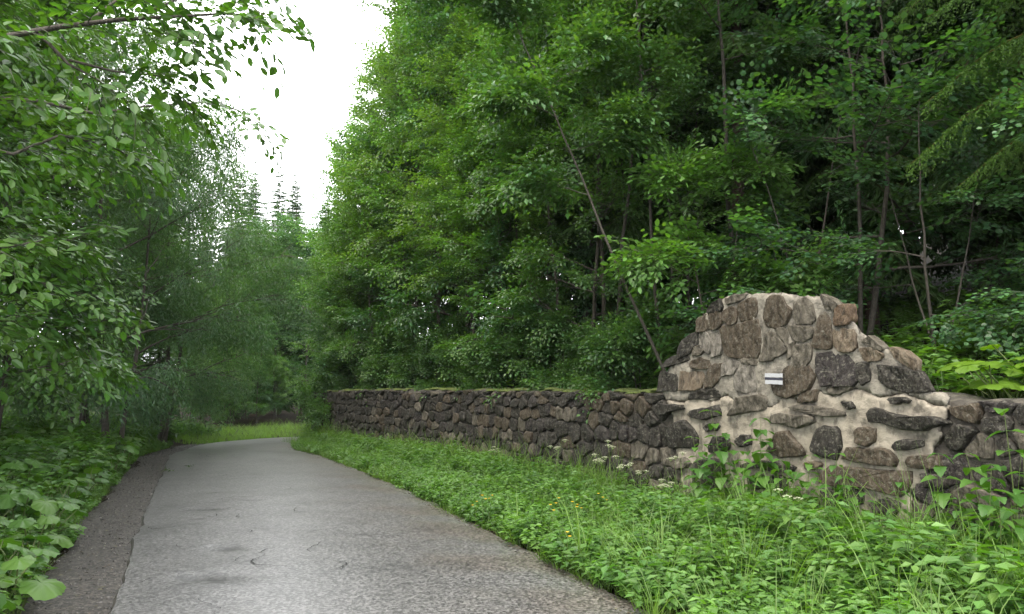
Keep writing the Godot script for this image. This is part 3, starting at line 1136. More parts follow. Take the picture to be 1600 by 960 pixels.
# ---------------------------------------------------------------- spruce
# a whole drooping spruce bough along +y, 1 m long, hanging towards -z
func make_bough(fine: float, coarse := false):
	var b := MB.new()
	var todo := []
	var main := []
	for k in 9:
		var t := k / 8.0
		main.append(Vector3(rf(-0.015, 0.015), t, 0.07 * sin(t * PI) - 0.30 * t * t + 0.13 * pow(t, 4)))
	b.tube(main, [0.011, 0.010, 0.009, 0.008, 0.0065, 0.005, 0.004, 0.003, 0.0015], 4, Color(0.9, 0.42, 0.6))
	todo.append([main, 0.55])
	var n := 22
	for k in n:
		for s in [-1.0, 1.0]:
			var t: float = 0.10 + 0.88 * (k + rf(-0.3, 0.3)) / n
			var f := clampf(t * 8.0, 0.0, 7.99)
			var o: Vector3 = main[int(f)].lerp(main[int(f) + 1], f - int(f))
			var l: float = (0.40 * sin(clampf(t * 1.5 + 0.35, 0.0, PI)) * (1.05 - t) + 0.10) * rf(0.7, 1.15)
			var d := Vector3(s * rf(0.7, 1.0), rf(0.45, 0.8), -rf(0.1, 0.45)).normalized()
			var side := []
			for j in 5:
				var q := j / 4.0
				side.append(o + d * l * q + Vector3(0, 0, -0.28 * l * q * q))
			todo.append([side, 0.0])
			var m := int(l / 0.055)
			for j in m:
				var q := (j + 0.7) / (m + 0.5)
				var g := clampf(q * 4.0, 0.0, 3.99)
				var oo: Vector3 = side[int(g)].lerp(side[int(g) + 1], g - int(g))
				var dn := (d * 0.75 + Vector3(0, 1, 0) * (0.6 if j % 2 == 0 else -0.35) + Vector3(0, 0, -rf(0.05, 0.8)) + rv() * 0.2).normalized()
				var ll := rf(0.05, 0.11) * (1.2 - q * 0.6)
				todo.append([[oo, oo + dn * ll * 0.5, oo + dn * ll + Vector3(0, 0, -0.2 * ll)], 0.0])
	if coarse:        # for trees too far off to show needles: each shoot a pair of narrow blades
		b = MB.new()
		b.tube([main[0], main[4], main[8]], [0.011, 0.007, 0.002], 3, Color(0.9, 0.42, 0.6))
		for e in todo:
			var q: Array = e[0]
			if q.size() > 5:
				continue
			var d: Vector3 = (q[-1] - q[0])
			var l := d.length()
			d /= l
			var g := rf(0.7, 1.3)
			var col := Color(g, g, g)
			var pieces := 1 if q.size() == 3 else 3
			for j in pieces:
				var o: Vector3 = q[0] + d * l * j / pieces
				var x := d.cross(rv()).normalized()
				b.small_leaf(o, d, x, l / pieces * 1.15, 0.030, col)
				if q.size() == 3 and rng.randf() < 0.5:
					b.small_leaf(o, d, d.cross(x), l / pieces * 1.1, 0.026, col)
		return b.soup()
	for e in todo:
		var pts: Array = e[0]
		for k in pts.size() - 1:
			var a: Vector3 = pts[k]
			var c: Vector3 = pts[k + 1]
			var d := (c - a)
			var l := d.length()
			d /= l
			var u := d.cross(Vector3(0.3, 0.5, 0.8)).normalized()
			var w := d.cross(u)
			var cnt := maxi(1, int(l / fine))
			if e[1] > 0.0:
				cnt = cnt / 2
			for j in cnt:
				var o := a + d * l * (j + rng.randf()) / cnt
				for s in 3:
					var t := rf(0, TAU)
					var nd := (u * cos(t) + w * sin(t) + d * 0.9).normalized()
					var ac := (u * sin(t) - w * cos(t)) * 0.0042
					var g := rf(0.7, 1.3)
					var col := Color(g, g, g)
					var i0 := b.vert(o + ac, col)
					var i1 := b.vert(o - ac, col)
					var i2 := b.vert(o + nd * rf(0.016, 0.024), col)
					b.tri(i0, i1, i2)
	return b.soup()


func grow_spruce(called: String, p: Dictionary, bough) -> Node3D:
	rng.seed = p.seed
	var root := thing(called)
	root.set_meta("called", called)
	var h: float = p.h
	var tb := MB.new()
	var pts := []
	var rad := []
	for k in 9:
		var t := k / 8.0
		pts.append(Vector3(sin(t * 3.0) * 0.01 * h, -0.2 + (h + 0.2) * t, cos(t * 2.0) * 0.008 * h))
		rad.append(p.r * (1.0 - 0.95 * t))
	tb.tube(pts, rad, 8)
	part("trunk", tb.mesh(true, false), M.spruce_bark, root)
	var xf := []
	var cols := []
	var y: float = p.start * h
	var az := 0.0
	while y < h * 0.985:
		var rel: float = 1.0 - (y / h - p.start) / (1.0 - p.start)
		var reach: float = p.reach * pow(rel, 0.82) * (0.75 if rel > 0.85 else 1.0) + 0.12
		var n := 5 + rng.randi() % 3
		for i in n:
			az += TAU / n + rf(-0.3, 0.3)
			var down := lerpf(-0.55, 0.42, pow(rel, 0.6)) + rf(-0.12, 0.12)   # upper boughs rise, lower ones hang
			var d := Vector3(cos(az) * cos(down), -sin(down), sin(az) * cos(down))
			var z := (Vector3.UP - d * d.y).normalized()
			var s := reach * rf(0.7, 1.12)
			xf.append(Transform3D(Basis(d.cross(z) * s * rf(0.75, 1.0), d * s, z * s), Vector3(0, y + rf(-0.1, 0.1), 0)))
			cols.append(green(p.col_a, p.col_b))
		y += p.gap * lerpf(0.55, 1.1, rel)
	if p.get("tip", true):
		xf.append(Transform3D(Basis(Vector3.RIGHT * 0.5, Vector3.UP * 0.9, Vector3.BACK * 0.5), Vector3(0, h - 0.4, 0)))
		cols.append(p.col_a)
	if bough is Array:
		part("crown", bake(bough, xf, cols), M.needle, root)
	else:
		many("crown", bough, M.needle, xf, cols, root)
	return root


func place(o: Node3D, first: bool, x: float, z: float, turn: float, size: Vector3) -> Node3D:
	var where := Vector3(x, ground(x, z), z)
	if first:
		o.position = where
		o.rotation.y = turn
		o.scale = size
		return o
	return copy_of(o, where, turn, size)


# protos: [[node, used]]; picks one, moves it or copies it
func plant(protos: Array, which: int, x: float, z: float, turn: float, size: float, tall: float, label: String, category: String, group: String) -> Node3D:
	var e: Array = protos[which % protos.size()]
	var o := place(e[0], not e[1], x, z, turn, Vector3(size, size * tall, size))
	e[1] = true
	return tag(o, label, category, group)


# ---------------------------------------------------------------- low plants
func grass_tuft(blades: int, tall: float, spread: float, wide: float, dry := 0.07) -> ArrayMesh:
	var b := MB.new()
	for k in blades:
		var a := rf(0, TAU)
		var out := Vector3(cos(a), 0, sin(a))
		var base := out * rf(0, spread) + Vector3(0, -0.02, 0)
		var l := tall * rf(0.5, 1.1)
		var lean := rf(0.1, 0.75)
		var w := wide * rf(0.7, 1.2)
		var side := out.cross(Vector3.UP)
		var turn := rf(-0.8, 0.8)
		side = (side * cos(turn) + out * sin(turn))
		var g := rf(0.7, 1.25)
		var col := Color(g * rf(0.9, 1.2), g, g * 0.9)
		if rng.randf() < dry:
			col = Color(2.1 * g, 1.25 * g, 2.0 * g)      # dry straw
		var prev := []
		for j in 4:
			var t := j / 3.0
			var p := base + Vector3.UP * l * (t - 0.28 * lean * t * t) + out * l * lean * t * t
			var ww := w * [0.8, 1.0, 0.7, 0.05][j] as float
			var i0 := b.vert(p + side * ww, col)
			var i1 := b.vert(p - side * ww, col)
			if j > 0:
				b.tri(prev[0], prev[1], i0)
				b.tri(prev[1], i1, i0)
			prev = [i0, i1]
	return b.mesh()


# a knee-high herb: several stems with spread leaflets
func herb_clump(stems: int, tall: float, ll: float, lw: float) -> ArrayMesh:
	var b := MB.new()
	for k in stems:
		var a := rf(0, TAU)
		var out := Vector3(cos(a), 0, sin(a))
		var base := out * rf(0.0, 0.07)
		var h := tall * rf(0.5, 1.1)
		var tip := base + out * h * rf(0.15, 0.6) + Vector3.UP * h
		var mid := base.lerp(tip, 0.5) + Vector3.UP * h * 0.08
		b.tube([base, mid, tip], [0.0028, 0.0024, 0.0015], 3, Color(0.9, 0.8, 0.8))
		var g0 := rf(0.75, 1.2)
		for j in 9:
			var lvl := j / 3
			var o: Vector3 = [tip, mid.lerp(tip, 0.55), mid.lerp(tip, 0.1)][lvl]
			var t := a + (j % 3 - 1) * 1.25 + lvl * 0.6 + rf(-0.3, 0.3)
			var dir := Vector3(cos(t), rf(-0.25, 0.4), sin(t)).normalized()
			var nrm := Vector3.UP + rv() * 0.4
			nrm = (nrm - dir * nrm.dot(dir)).normalized()
			var g := g0 * rf(0.85, 1.15)
			var z := rf(0.7, 1.15)
			b.leaf(o + dir * ll * 0.2, dir, nrm, ll * z, lw * z, Color(g * rf(0.9, 1.15), g, g * 0.9), 0.38)
	return b.mesh()


# a big kidney-shaped leaf of about 1 m across, stalk at the notch at the origin
func big_leaf(jag: float) -> ArrayMesh:
	var b := MB.new()
	var n := 34
	var c := b.vert(Vector3.ZERO, Color(1.12, 1.05, 1.05))
	var rings := [0.35, 0.72, 1.0]
	var lob := rf(0, 9)
	for r in rings.size():
		for i in n:
			var a: float = lerpf(-PI + 0.16, PI - 0.16, i / (n - 1.0))
			var rr: float = 0.5 * (0.86 + 0.16 * cos(a)) * (1.0 - 0.25 * pow(absf(a) / PI, 6.0))
			if r == 2:
				rr *= 1.0 + jag * sin(a * 7.0 + lob) * 0.5 + jag * (0.7 if i % 2 == 0 else -0.7) * 0.6
			rr *= rings[r]
			var y: float = 0.05 * rings[r] + 0.035 * sin(a * 5.0 + lob) * rings[r] * rings[r] - 0.16 * rings[r] * rings[r] * (0.4 + 0.6 * cos(a * 0.5)) + 0.018 * cos(a * 11.0) * rings[r]
			var g := rf(0.92, 1.08) * (1.1 if i % 5 == 0 and r < 2 else 1.0)
			b.vert(Vector3(sin(a) * rr, y, cos(a) * rr), Color(g, g, g))
	for i in n - 1:
		b.tri(c, 1 + i, 2 + i)
	for r in 2:
		for i in n - 1:
			var p := 1 + r * n + i
			b.tri(p, p + n, p + 1)
			b.tri(p + 1, p + n, p + n + 1)
	return b.mesh(true)


func big_leaf_plant(called: String, leaves: Array, count: int, size: float, tall: float, mats: Array, outward := 0.2) -> Node3D:
	var root := thing(called)
	root.set_meta("called", called)
	var sb := MB.new()
	var az := rf(0, TAU)
	for k in count:
		az += TAU / count + rf(-0.5, 0.5)
		var out := Vector3(cos(az), 0, sin(az))
		var h := tall * rf(0.55, 1.1)
		var tip := out * outward * rf(0.5, 1.5) + Vector3.UP * h
		sb.tube([Vector3(0, -0.05, 0), tip * 0.55 + Vector3(0, 0.04, 0), tip], [0.009, 0.007, 0.005], 4)
		var o := part("leaf", leaves[rng.randi() % leaves.size()], mats[rng.randi() % mats.size()], root)
		var z := (out + rv() * 0.4)
		z.y = -rf(0.05, 0.55)
		z = z.normalized()
		var y := (Vector3.UP - z * z.y + rv() * 0.12)
		y = (y - z * y.dot(z)).normalized()
		var s := size * rf(0.65, 1.2)
		o.transform = Transform3D(Basis(y.cross(z), y, z).scaled(Vector3(s, s, s)), tip)
	part("stalks", sb.mesh(true, false), M.stalk, root)
	return root


func nettle(tall: float, pairs: int, leaf_mesh: Mesh, mats: Array) -> Node3D:
	var root := thing("nettle_plant")
	root.set_meta("called", "nettle_plant")
	var b := MB.new()
	var bend := Vector3(rf(-0.12, 0.12), 0, rf(-0.12, 0.12))
	var pts := []
	for k in 6:
		var t := k / 5.0
		pts.append(Vector3(0, -0.05 + tall * t, 0) + bend * tall * t * t)
	b.tube(pts, [0.005, 0.0045, 0.004, 0.0035, 0.003, 0.002], 4)
	part("stem", b.mesh(true, false), M.stalk, root)
	for k in pairs:
		var t := lerpf(0.18, 1.0, (k + 0.5) / pairs)
		var o := Vector3(0, tall * t, 0) + bend * tall * t * t
		for s in 2:
			var a := k * PI * 0.5 + s * PI + rf(-0.35, 0.35)
			var dir := Vector3(cos(a), rf(-0.45, 0.15), sin(a)).normalized()
			var n := (Vector3.UP - dir * dir.y + rv() * 0.15)
			n = (n - dir * n.dot(dir)).normalized()
			var l := part("leaf", leaf_mesh, mats[rng.randi() % mats.size()], root)
			var z := rf(1.2, 1.75) * lerpf(1.1, 0.5, t * t)
			l.transform = Transform3D(Basis(dir.cross(n), n, -dir * -1.0).scaled(Vector3.ONE * z), o)
	return root


# serrated pointed leaf along +z, 11 cm
func nettle_leaf() -> ArrayMesh:
	var b := MB.new()
	var rows := 7
	for k in rows + 1:
		var t := float(k) / rows
		var w := 0.037 * pow(sin(pow(t, 0.62) * PI), 0.8) * (1.0 + (0.14 if k % 2 == 0 else -0.08)) + 0.001
		var z := 0.02 + 0.10 * t
		var y := -0.035 * t * t
		b.vert(Vector3(-w, y + w * 0.25, z)); b.vert(Vector3(0, y, z)); b.vert(Vector3(w, y + w * 0.25, z))
	for k in rows:
		for s in 2:
			var p := k * 3 + s
			b.tri(p, p + 3, p + 1)
			b.tri(p + 1, p + 3, p + 4)
	var st := b.v.size()
	b.tube([Vector3.ZERO, Vector3(0, 0.001, 0.024)], [0.0016, 0.0012], 3)
	return b.mesh()


# white umbel on a tall stem
func umbellifer(tall: float, heads: int) -> Node3D:
	var root := thing("white_umbel_plant")
	root.set_meta("called", "white_umbel_plant")
	var sb := MB.new()
	var lb := MB.new()
	var top := Vector3(rf(-0.1, 0.1), tall, rf(-0.1, 0.1))
	sb.tube([Vector3(0, -0.05, 0), top * 0.5 + rv() * 0.02, top], [0.005, 0.004, 0.003], 5)
	for k in 4:
		var o := top * rf(0.2, 0.75)
		var a := rf(0, TAU)
		for j in 14:
			var d := Vector3(cos(a), 0.25, sin(a))
			var p := o + d * 0.018 * (j + 2)
			for s in [-1.0, 1.0]:
				var dir: Vector3 = (d * 0.5 + Vector3(-sin(a), 0, cos(a)) * s + rv() * 0.3).normalized()
				var n := Vector3.UP + rv() * 0.3
				n = (n - dir * n.dot(dir)).normalized()
				lb.leaf(p, dir, n, 0.055 * (1.2 - j / 14.0), 0.02, Color(rf(0.9, 1.2), 1, 0.9))
		sb.tube([o, o + Vector3(cos(a), 0.25, sin(a)) * 0.29], [0.002, 0.001], 3)
	for h in heads:
		var a := TAU * h / heads + rf(-0.4, 0.4)
		var c := top + (Vector3(cos(a) * rf(0.06, 0.16), rf(-0.06, 0.12), sin(a) * rf(0.06, 0.16)) if h > 0 else Vector3.ZERO)
		if h > 0:
			sb.tube([top - Vector3(0, 0.1, 0), c - Vector3(0, 0.03, 0)], [0.002, 0.0015], 3)
		var fb := MB.new()
		for u in 13:
			var r := 0.0 if u == 0 else (0.022 if u < 6 else 0.046)
			var t := u * 2.4
			var cc := c + Vector3(cos(t) * r, 0.02 - r * r * 6.0, sin(t) * r)
			fb.tube([c - Vector3(0, 0.03, 0), cc], [0.0008, 0.0006], 3, Color(0.3, 0.42, 0.16))
			for q in 9:
				var o := cc + Vector3(rf(-1, 1) * 0.011, rf(-0.003, 0.004), rf(-1, 1) * 0.011)
				var n := (Vector3.UP + rv() * 0.5).normalized()
				var dir := n.cross(rv()).normalized()
				var g := rf(0.85, 1.05)
				fb.leaf(o - dir * 0.004, dir, n, 0.0085, 0.008, Color(0.62 * g, 0.64 * g, 0.50 * g), 0.5)
		part("flower_head", fb.mesh(), M.petal, root)
	part("stem", sb.mesh(true, false), M.stalk, root)
	part("foliage", lb.mesh(), M.herb_green, root)
	return root


func buttercup(tall: float) -> Node3D:
	var root := thing("yellow_buttercup")
	root.set_meta("called", "yellow_buttercup")
	var sb := MB.new()
	sb.tube([Vector3.ZERO, Vector3(0.02, tall * 0.5, 0), Vector3(0, tall, 0.01)], [0.002, 0.0018, 0.0015], 3)
	part("stem", sb.mesh(true, false), M.stalk, root)
	for f in 2:
		var fb := MB.new()
		var c := Vector3(0.05 * f, tall - 0.04 * f, 0.01)
		for k in 5:
			var a := TAU * k / 5.0
			var d := Vector3(cos(a), 0.55, sin(a)).normalized()
			fb.leaf(c, d, Vector3(-cos(a) * 0.5, 0.8, -sin(a) * 0.5).normalized(), 0.017, 0.016, Color(0.72, 0.46, 0.02), 0.6)
		part("flower", fb.mesh(), M.petal, root)
	return root


func fern(fronds: int, size: float) -> Node3D:
	var root := thing("fern")
	root.set_meta("called", "fern")
	for k in fronds:
		var a := TAU * k / fronds + rf(-0.3, 0.3)
		var b := MB.new()
		var l := size * rf(0.8, 1.15)
		var out := Vector3(cos(a), 0, sin(a))
		var pts := []
		for j in 9:
			var t := j / 8.0
			pts.append(out * l * t * 0.85 + Vector3.UP * l * (0.85 * t - 0.75 * t * t))
		b.tube(pts, [0.003, 0.003, 0.0028, 0.0025, 0.002, 0.002, 0.0015, 0.001, 0.0008], 3, Color(0.8, 0.7, 0.7))
		var side := out.cross(Vector3.UP)
		for j in 22:
			var t := 0.12 + 0.86 * j / 21.0
			var f := t * 8.0
			var p: Vector3 = pts[mini(int(f), 7)].lerp(pts[mini(int(f), 7) + 1], f - mini(int(f), 7))
			var w := 0.26 * l * sin(pow(t, 0.7) * PI) + 0.01
			for s in [-1.0, 1.0]:
				var d: Vector3 = (side * s + out * 0.35 + Vector3(0, -0.2, 0)).normalized()
				for q in 5:
					var o: Vector3 = p + d * w * q / 5.0
					for s2 in [-1.0, 1.0]:
						b.leaf(o, (out * s2 + d * 0.7).normalized(), Vector3.UP, 0.045 * w / 0.12 * (1.1 - q / 6.0), 0.016, Color(rf(0.85, 1.15), 1, 0.9))
		part("frond", b.mesh(), M.fern_green, root)
	return root


# ---------------------------------------------------------------- the scene
func _ready() -> void:
	rng.seed = 7
	noise.seed = 3
	noise.frequency = 0.05
	noise.fractal_octaves = 3
	# camera
	var cam := Camera3D.new()
	cam.name = "camera"
	cam.position = EYE
	cam.rotation.x = pitch
	cam.fov = rad_to_deg(2.0 * atan(480.0 / FOCAL))
	cam.near = 0.05
	cam.far = 600.0
	cam.current = true
	add_child(cam)
	# overcast sky
	var env := Environment.new()
	env.background_mode = Environment.BG_SKY
	var sm := ProceduralSkyMaterial.new()
	sm.sky_top_color = lin(0.98, 0.99, 1.0)
	sm.sky_horizon_color = lin(0.80, 0.82, 0.85)
	sm.ground_horizon_color = lin(0.3, 0.31, 0.3)
	sm.ground_bottom_color = lin(0.15, 0.15, 0.14)
	sm.sky_curve = 0.2
	env.sky = Sky.new()
	env.sky.sky_material = sm
	env.tonemap_mode = Environment.TONE_MAPPER_LINEAR
	env.tonemap_exposure = 6.6
	env.fog_enabled = true          # thin wet air
	env.fog_density = 0.0002
	env.fog_light_color = Color(0.90, 0.94, 0.97)
	env.sdfgi_enabled = true
	env.ssao_enabled = true
	env.ssil_enabled = true
	var we := WorldEnvironment.new()
	we.name = "environment"
	we.environment = env
	add_child(we)
	# the sun behind thick cloud
	var sun := DirectionalLight3D.new()
	sun.name = "sun"
	sun.light_energy = 0.3
	sun.light_angular_distance = 40.0
	sun.light_color = Color(1.0, 0.97, 0.92)
	sun.shadow_enabled = true
	sun.rotation = Vector3(deg_to_rad(-62), deg_to_rad(-38), 0)
	add_child(sun)

	make_lines()
	make_materials()
	M.stalk = surface("green_stalk", lin(0.08, 0.11, 0.03), 0.6)
	M.herb_green = tinted("herb_green", M.herb, Color(0.06, 0.13, 0.02))
	M.fern_green = tinted("fern_green", M.herb, Color(0.09, 0.17, 0.025))
	make_ground()
	make_road()
	make_wall()
	make_monument()
	make_trees()
	make_verges()


func tinted(called: String, like: StandardMaterial3D, c: Color) -> StandardMaterial3D:
	var m: StandardMaterial3D = like.duplicate()
	m.resource_name = called
	m.albedo_color = c.linear_to_srgb()
	return m


func make_trees() -> void:
	rng.seed = 11
	var tw_small := make_twig(17, 0.5, 0.105, 0.066, false, 0.15, 0.95, false, true)
	var tw_alder := make_twig(14, 0.5, 0.078, 0.070, true, 0.15)
	var tw_willow := make_twig(24, 0.6, 0.115, 0.030, false, 0.6, 0.55, false, true)
	var tw_big := make_twig(14, 0.5, 0.100, 0.052, true, 0.25)
	var bough = make_bough(0.023)
	var far_bough = make_bough(0.0, true)
	var mid_a := Color(0.060, 0.125, 0.022)
	var mid_b := Color(0.115, 0.20, 0.032)
	# thicket behind the wall
	var thicket := []
	for k in 4:
		thicket.append([grow_tree("young_broadleaf_tree", {"seed": 100 + k, "h": [10.5, 12.0, 9.5, 11.0][k], "r": 0.065, "start": [0.14, 0.26, 0.06, 0.2][k], "limbs": 30, "reach": [1.8, 2.0, 1.7, 1.9][k], "dense": 0.5, "bushy": 0.34, "col_a": [Color(0.065, 0.135, 0.022), Color(0.085, 0.155, 0.024), Color(0.05, 0.115, 0.028), Color(0.075, 0.15, 0.022)][k], "col_b": [Color(0.12, 0.21, 0.03), Color(0.16, 0.25, 0.032), Color(0.10, 0.185, 0.038), Color(0.13, 0.235, 0.03)][k], "lean": Vector2(0.03, 0.02), "wild": 0.07, "droop": 0.12}, tw_small), false])
	var g := "young trees of the thicket behind the wall"
	var label := "slender young broadleaf tree in the thicket behind the long wall"
	var n := 0
	var u := -4.2
	while u > -21.0:
		var p := wall_point(u, 0, -rf(1.0, 1.7))
		var far := u < -9.5 and u > -14.5
		plant(thicket, n + (rng.randi() % 2), p.x, p.z, rf(0, TAU), rf(0.95, 1.1) if far else rf(0.7, 1.0), rf(1.12, 1.28) if far else rf(0.85, 1.1), label, "tree", g)
		n += 1
		u -= rf(0.85, 1.35)
	u = -4.0
	while u > -24.0:
		var p := wall_point(u, 0, -rf(2.6, 4.4))
		plant(thicket, n, p.x, p.z, rf(0, TAU), rf(0.9, 1.1), rf(1.0, 1.15), label, "tree", g)
		n += 1
		u -= rf(1.3, 1.9)
	# inside of the bend, past the wall's end
	for e in [[-5.2, -28.0, 0.8], [-4.0, -29.3, 0.95], [-3.6, -27.6, 1.0], [-5.6, -27.2, 0.55]]:
		plant(thicket, n, e[0], e[1], rf(0, TAU), e[2], 1.05, "bushy young tree growing at the far end of the wall", "tree", "young trees at the far end of the wall")
		n += 1
	# shrubs that hang over the wall's top
	var shrubs := []
	for k in 2:
		shrubs.append([grow_tree("leafy_shrub", {"seed": 140 + k, "h": 1.7, "r": 0.02, "start": 0.05, "limbs": 12, "reach": 0.75, "stems": 3, "col_a": mid_a, "col_b": mid_b * 1.05, "size": 0.8, "dense": 0.75, "bushy": 0.5, "droop": 0.25}, tw_small), false])
	u = -2.2
	while u > -19.0:
		var p := wall_point(u, 0, -rf(0.75, 0.95))
		plant(shrubs, n, p.x, p.z, rf(0, TAU), rf(0.55, 1.0), 1.0, "low leafy shrub hanging over the top of the wall", "shrub", "shrubs along the wall top")
		n += 1
		u -= rf(0.7, 1.4)
	for e in [[-6.1, -25.6, 0.75], [-6.5, -26.8, 0.9], [-6.0, -28.2, 0.9], [-5.4, -29.6, 1.0]]:
		plant(shrubs, n, e[0], e[1], rf(0, TAU), e[2], 1.2, "leafy shrub standing at the far end of the wall", "shrub", "shrubs at the far end of the wall")
		n += 1
	# thin bare poles that show between the leaves
	var poles := []
	for k in 2:
		poles.append([grow_tree("pole_tree", {"seed": 170 + k, "h": 9.5, "r": 0.045, "start": 0.5, "limbs": 12, "reach": 1.3, "dense": 0.45, "bushy": 0.3, "col_a": mid_a, "col_b": mid_b, "wild": 0.12}, tw_small), false])
	for e in [[-1.6, 0.95], [-2.2, 1.5], [-3.1, 0.9], [-3.9, 1.3], [-4.7, 0.85], [-5.6, 1.1], [-6.6, 0.9], [-7.8, 1.0], [-1.0, 2.0], [-2.8, 2.4], [-4.3, 2.2], [-9.0, 0.9]]:
		var p := wall_point(e[0], 0, -e[1])
		plant(poles, n, p.x, p.z, rf(0, TAU), rf(0.75, 1.1), rf(0.9, 1.1), "thin bare-stemmed pole tree close behind the wall", "tree", "pole trees close behind the wall")
		n += 1
	# the leaning pole tree, the bright sapling beside the monument
	var lean_tree := grow_tree("leaning_tree", {"seed": 150, "h": 6.8, "r": 0.028, "start": 0.45, "limbs": 9, "reach": 1.2, "col_a": mid_a, "col_b": mid_b, "lean": Vector2(-0.40, -0.06), "wild": 0.0}, tw_small)
	place(lean_tree, true, 2.45, -11.1, 0.0, Vector3.ONE)
	tag(lean_tree, "thin bare-stemmed tree leaning far over beside the monument", "tree")
	var sap := grow_tree("bright_sapling", {"seed": 151, "h": 3.1, "r": 0.03, "start": 0.22, "limbs": 11, "reach": 0.95, "stems": 2, "splay": 0.12, "col_a": Color(0.10, 0.20, 0.025), "col_b": Color(0.15, 0.27, 0.035), "dense": 0.6, "bushy": 0.4}, tw_big)
	place(sap, true, 3.0, -11.0, 0.6, Vector3.ONE)
	tag(sap, "bright green broad-leaved sapling standing just behind the monument", "sapling")
	# alders over the monument
	var alders := []
	for k in 2:
		alders.append([grow_tree("alder_bush", {"seed": 160 + k, "h": 4.2, "r": 0.03, "start": 0.1, "limbs": 9, "stems": 3, "splay": 0.25, "reach": 1.5, "col_a": Color(0.07, 0.15, 0.035), "col_b": Color(0.11, 0.21, 0.042), "dense": 0.3, "bushy": 0.12, "low_angle": 0.05, "high_angle": 0.6, "droop": 0.2}, tw_alder), false])
	for e in [[4.1, -10.8, 0.95, 0], [5.2, -9.4, 0.8, 1], [6.0, -7.4, 0.7, 0]]:
		plant(alders, e[3], e[0], e[1], rf(0, TAU), e[2], 1.0, "sparse round-leaved alder bush in front of the dark spruces", "bush", "alder bushes before the spruces")
	var al := grow_tree("tall_alder", {"seed": 175, "h": 6.5, "r": 0.05, "start": 0.18, "limbs": 22, "stems": 2, "splay": 0.15, "reach": 2.3, "col_a": Color(0.06, 0.135, 0.032), "col_b": Color(0.10, 0.195, 0.042), "dense": 0.34, "bushy": 0.16, "low_angle": -0.05, "high_angle": 0.45, "droop": 0.2}, tw_alder)
	place(al, true, 4.9, -10.9, 1.1, Vector3.ONE)
	tag(al, "tall loose alder spreading level round-leaved sprays above the monument", "tree")
	# spruces behind
	var spruces := []
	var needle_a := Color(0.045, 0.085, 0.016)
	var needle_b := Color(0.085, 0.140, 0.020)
	for k in 3:
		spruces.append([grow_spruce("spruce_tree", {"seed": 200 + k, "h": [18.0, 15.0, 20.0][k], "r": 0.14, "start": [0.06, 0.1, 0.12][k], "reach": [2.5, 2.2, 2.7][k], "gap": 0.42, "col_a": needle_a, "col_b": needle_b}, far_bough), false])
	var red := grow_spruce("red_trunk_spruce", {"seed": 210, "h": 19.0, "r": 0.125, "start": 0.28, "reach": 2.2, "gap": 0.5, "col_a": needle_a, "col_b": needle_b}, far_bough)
	place(red, true, 3.75, -13.0, 0.0, Vector3.ONE)
	tag(red, "spruce with bare reddish-brown trunk rising behind the monument", "tree")
	var near := grow_spruce("pale_tipped_spruce", {"seed": 211, "h": 13.0, "r": 0.12, "start": 0.20, "reach": 2.2, "gap": 0.55, "col_a": Color(0.055, 0.10, 0.014), "col_b": Color(0.115, 0.19, 0.020)}, bough)
	place(near, true, 6.0, -7.9, 0.4, Vector3.ONE)
	tag(near, "spruce with hanging yellow-green boughs beside the monument's short end", "tree")
	g = "dark spruces on the slope behind the wall"
	label = "dark spruce standing on the slope behind the wall"
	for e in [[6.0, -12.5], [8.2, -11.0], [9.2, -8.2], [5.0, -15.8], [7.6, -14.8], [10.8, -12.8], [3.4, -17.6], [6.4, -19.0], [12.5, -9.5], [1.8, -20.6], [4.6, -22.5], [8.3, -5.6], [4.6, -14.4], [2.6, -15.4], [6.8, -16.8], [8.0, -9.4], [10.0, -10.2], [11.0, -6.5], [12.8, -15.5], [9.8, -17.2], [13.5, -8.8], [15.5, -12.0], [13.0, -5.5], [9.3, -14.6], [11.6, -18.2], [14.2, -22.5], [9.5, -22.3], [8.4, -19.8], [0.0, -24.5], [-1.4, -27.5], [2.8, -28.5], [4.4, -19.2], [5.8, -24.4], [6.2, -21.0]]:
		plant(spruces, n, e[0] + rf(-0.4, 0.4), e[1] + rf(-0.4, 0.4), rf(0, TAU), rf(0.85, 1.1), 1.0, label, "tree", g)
		n += 1
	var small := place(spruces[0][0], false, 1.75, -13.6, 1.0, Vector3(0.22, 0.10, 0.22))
	tag(small, "knee-high pale green spruce seedling behind the wall top", "seedling")
	# left side: big-leaved trees over the verge
	var left := []
	for k in 2:
		left.append([grow_tree("roadside_tree", {"seed": 300 + k, "h": [8.2, 9.4, 7.6][k], "bias": 0.72, "r": 0.07, "start": [0.12, 0.16, 0.1][k], "limbs": 26, "stems": 2, "splay": 0.12, "reach": [2.0, 2.2, 1.9][k], "col_a": Color(0.07, 0.15, 0.022), "col_b": Color(0.14, 0.24, 0.032), "droop": 0.25, "dense": 0.74, "bushy": 0.62}, tw_big), false])
	for e in [[-6.0, -6.2, 0.9], [-6.6, -4.6, 1.0], [-7.2, -8.8, 1.0], [-8.0, -11.2, 1.0], [-9.0, -13.6, 1.0], [-8.6, -7.0, 1.15], [-9.8, -9.8, 1.15], [-11.0, -12.6, 1.2], [-12.2, -15.6, 1.2], [-11.5, -7.5, 1.3], [-13.5, -12.5, 1.3], [-15.5, -18.5, 1.3]]:
		plant(left, n, e[0], e[1], rf(0, TAU), e[2], 1.0, "broad-leaved tree crowding over the gravel side of the road", "tree", "trees beside the gravel shoulder")
		n += 1
	var willow := []
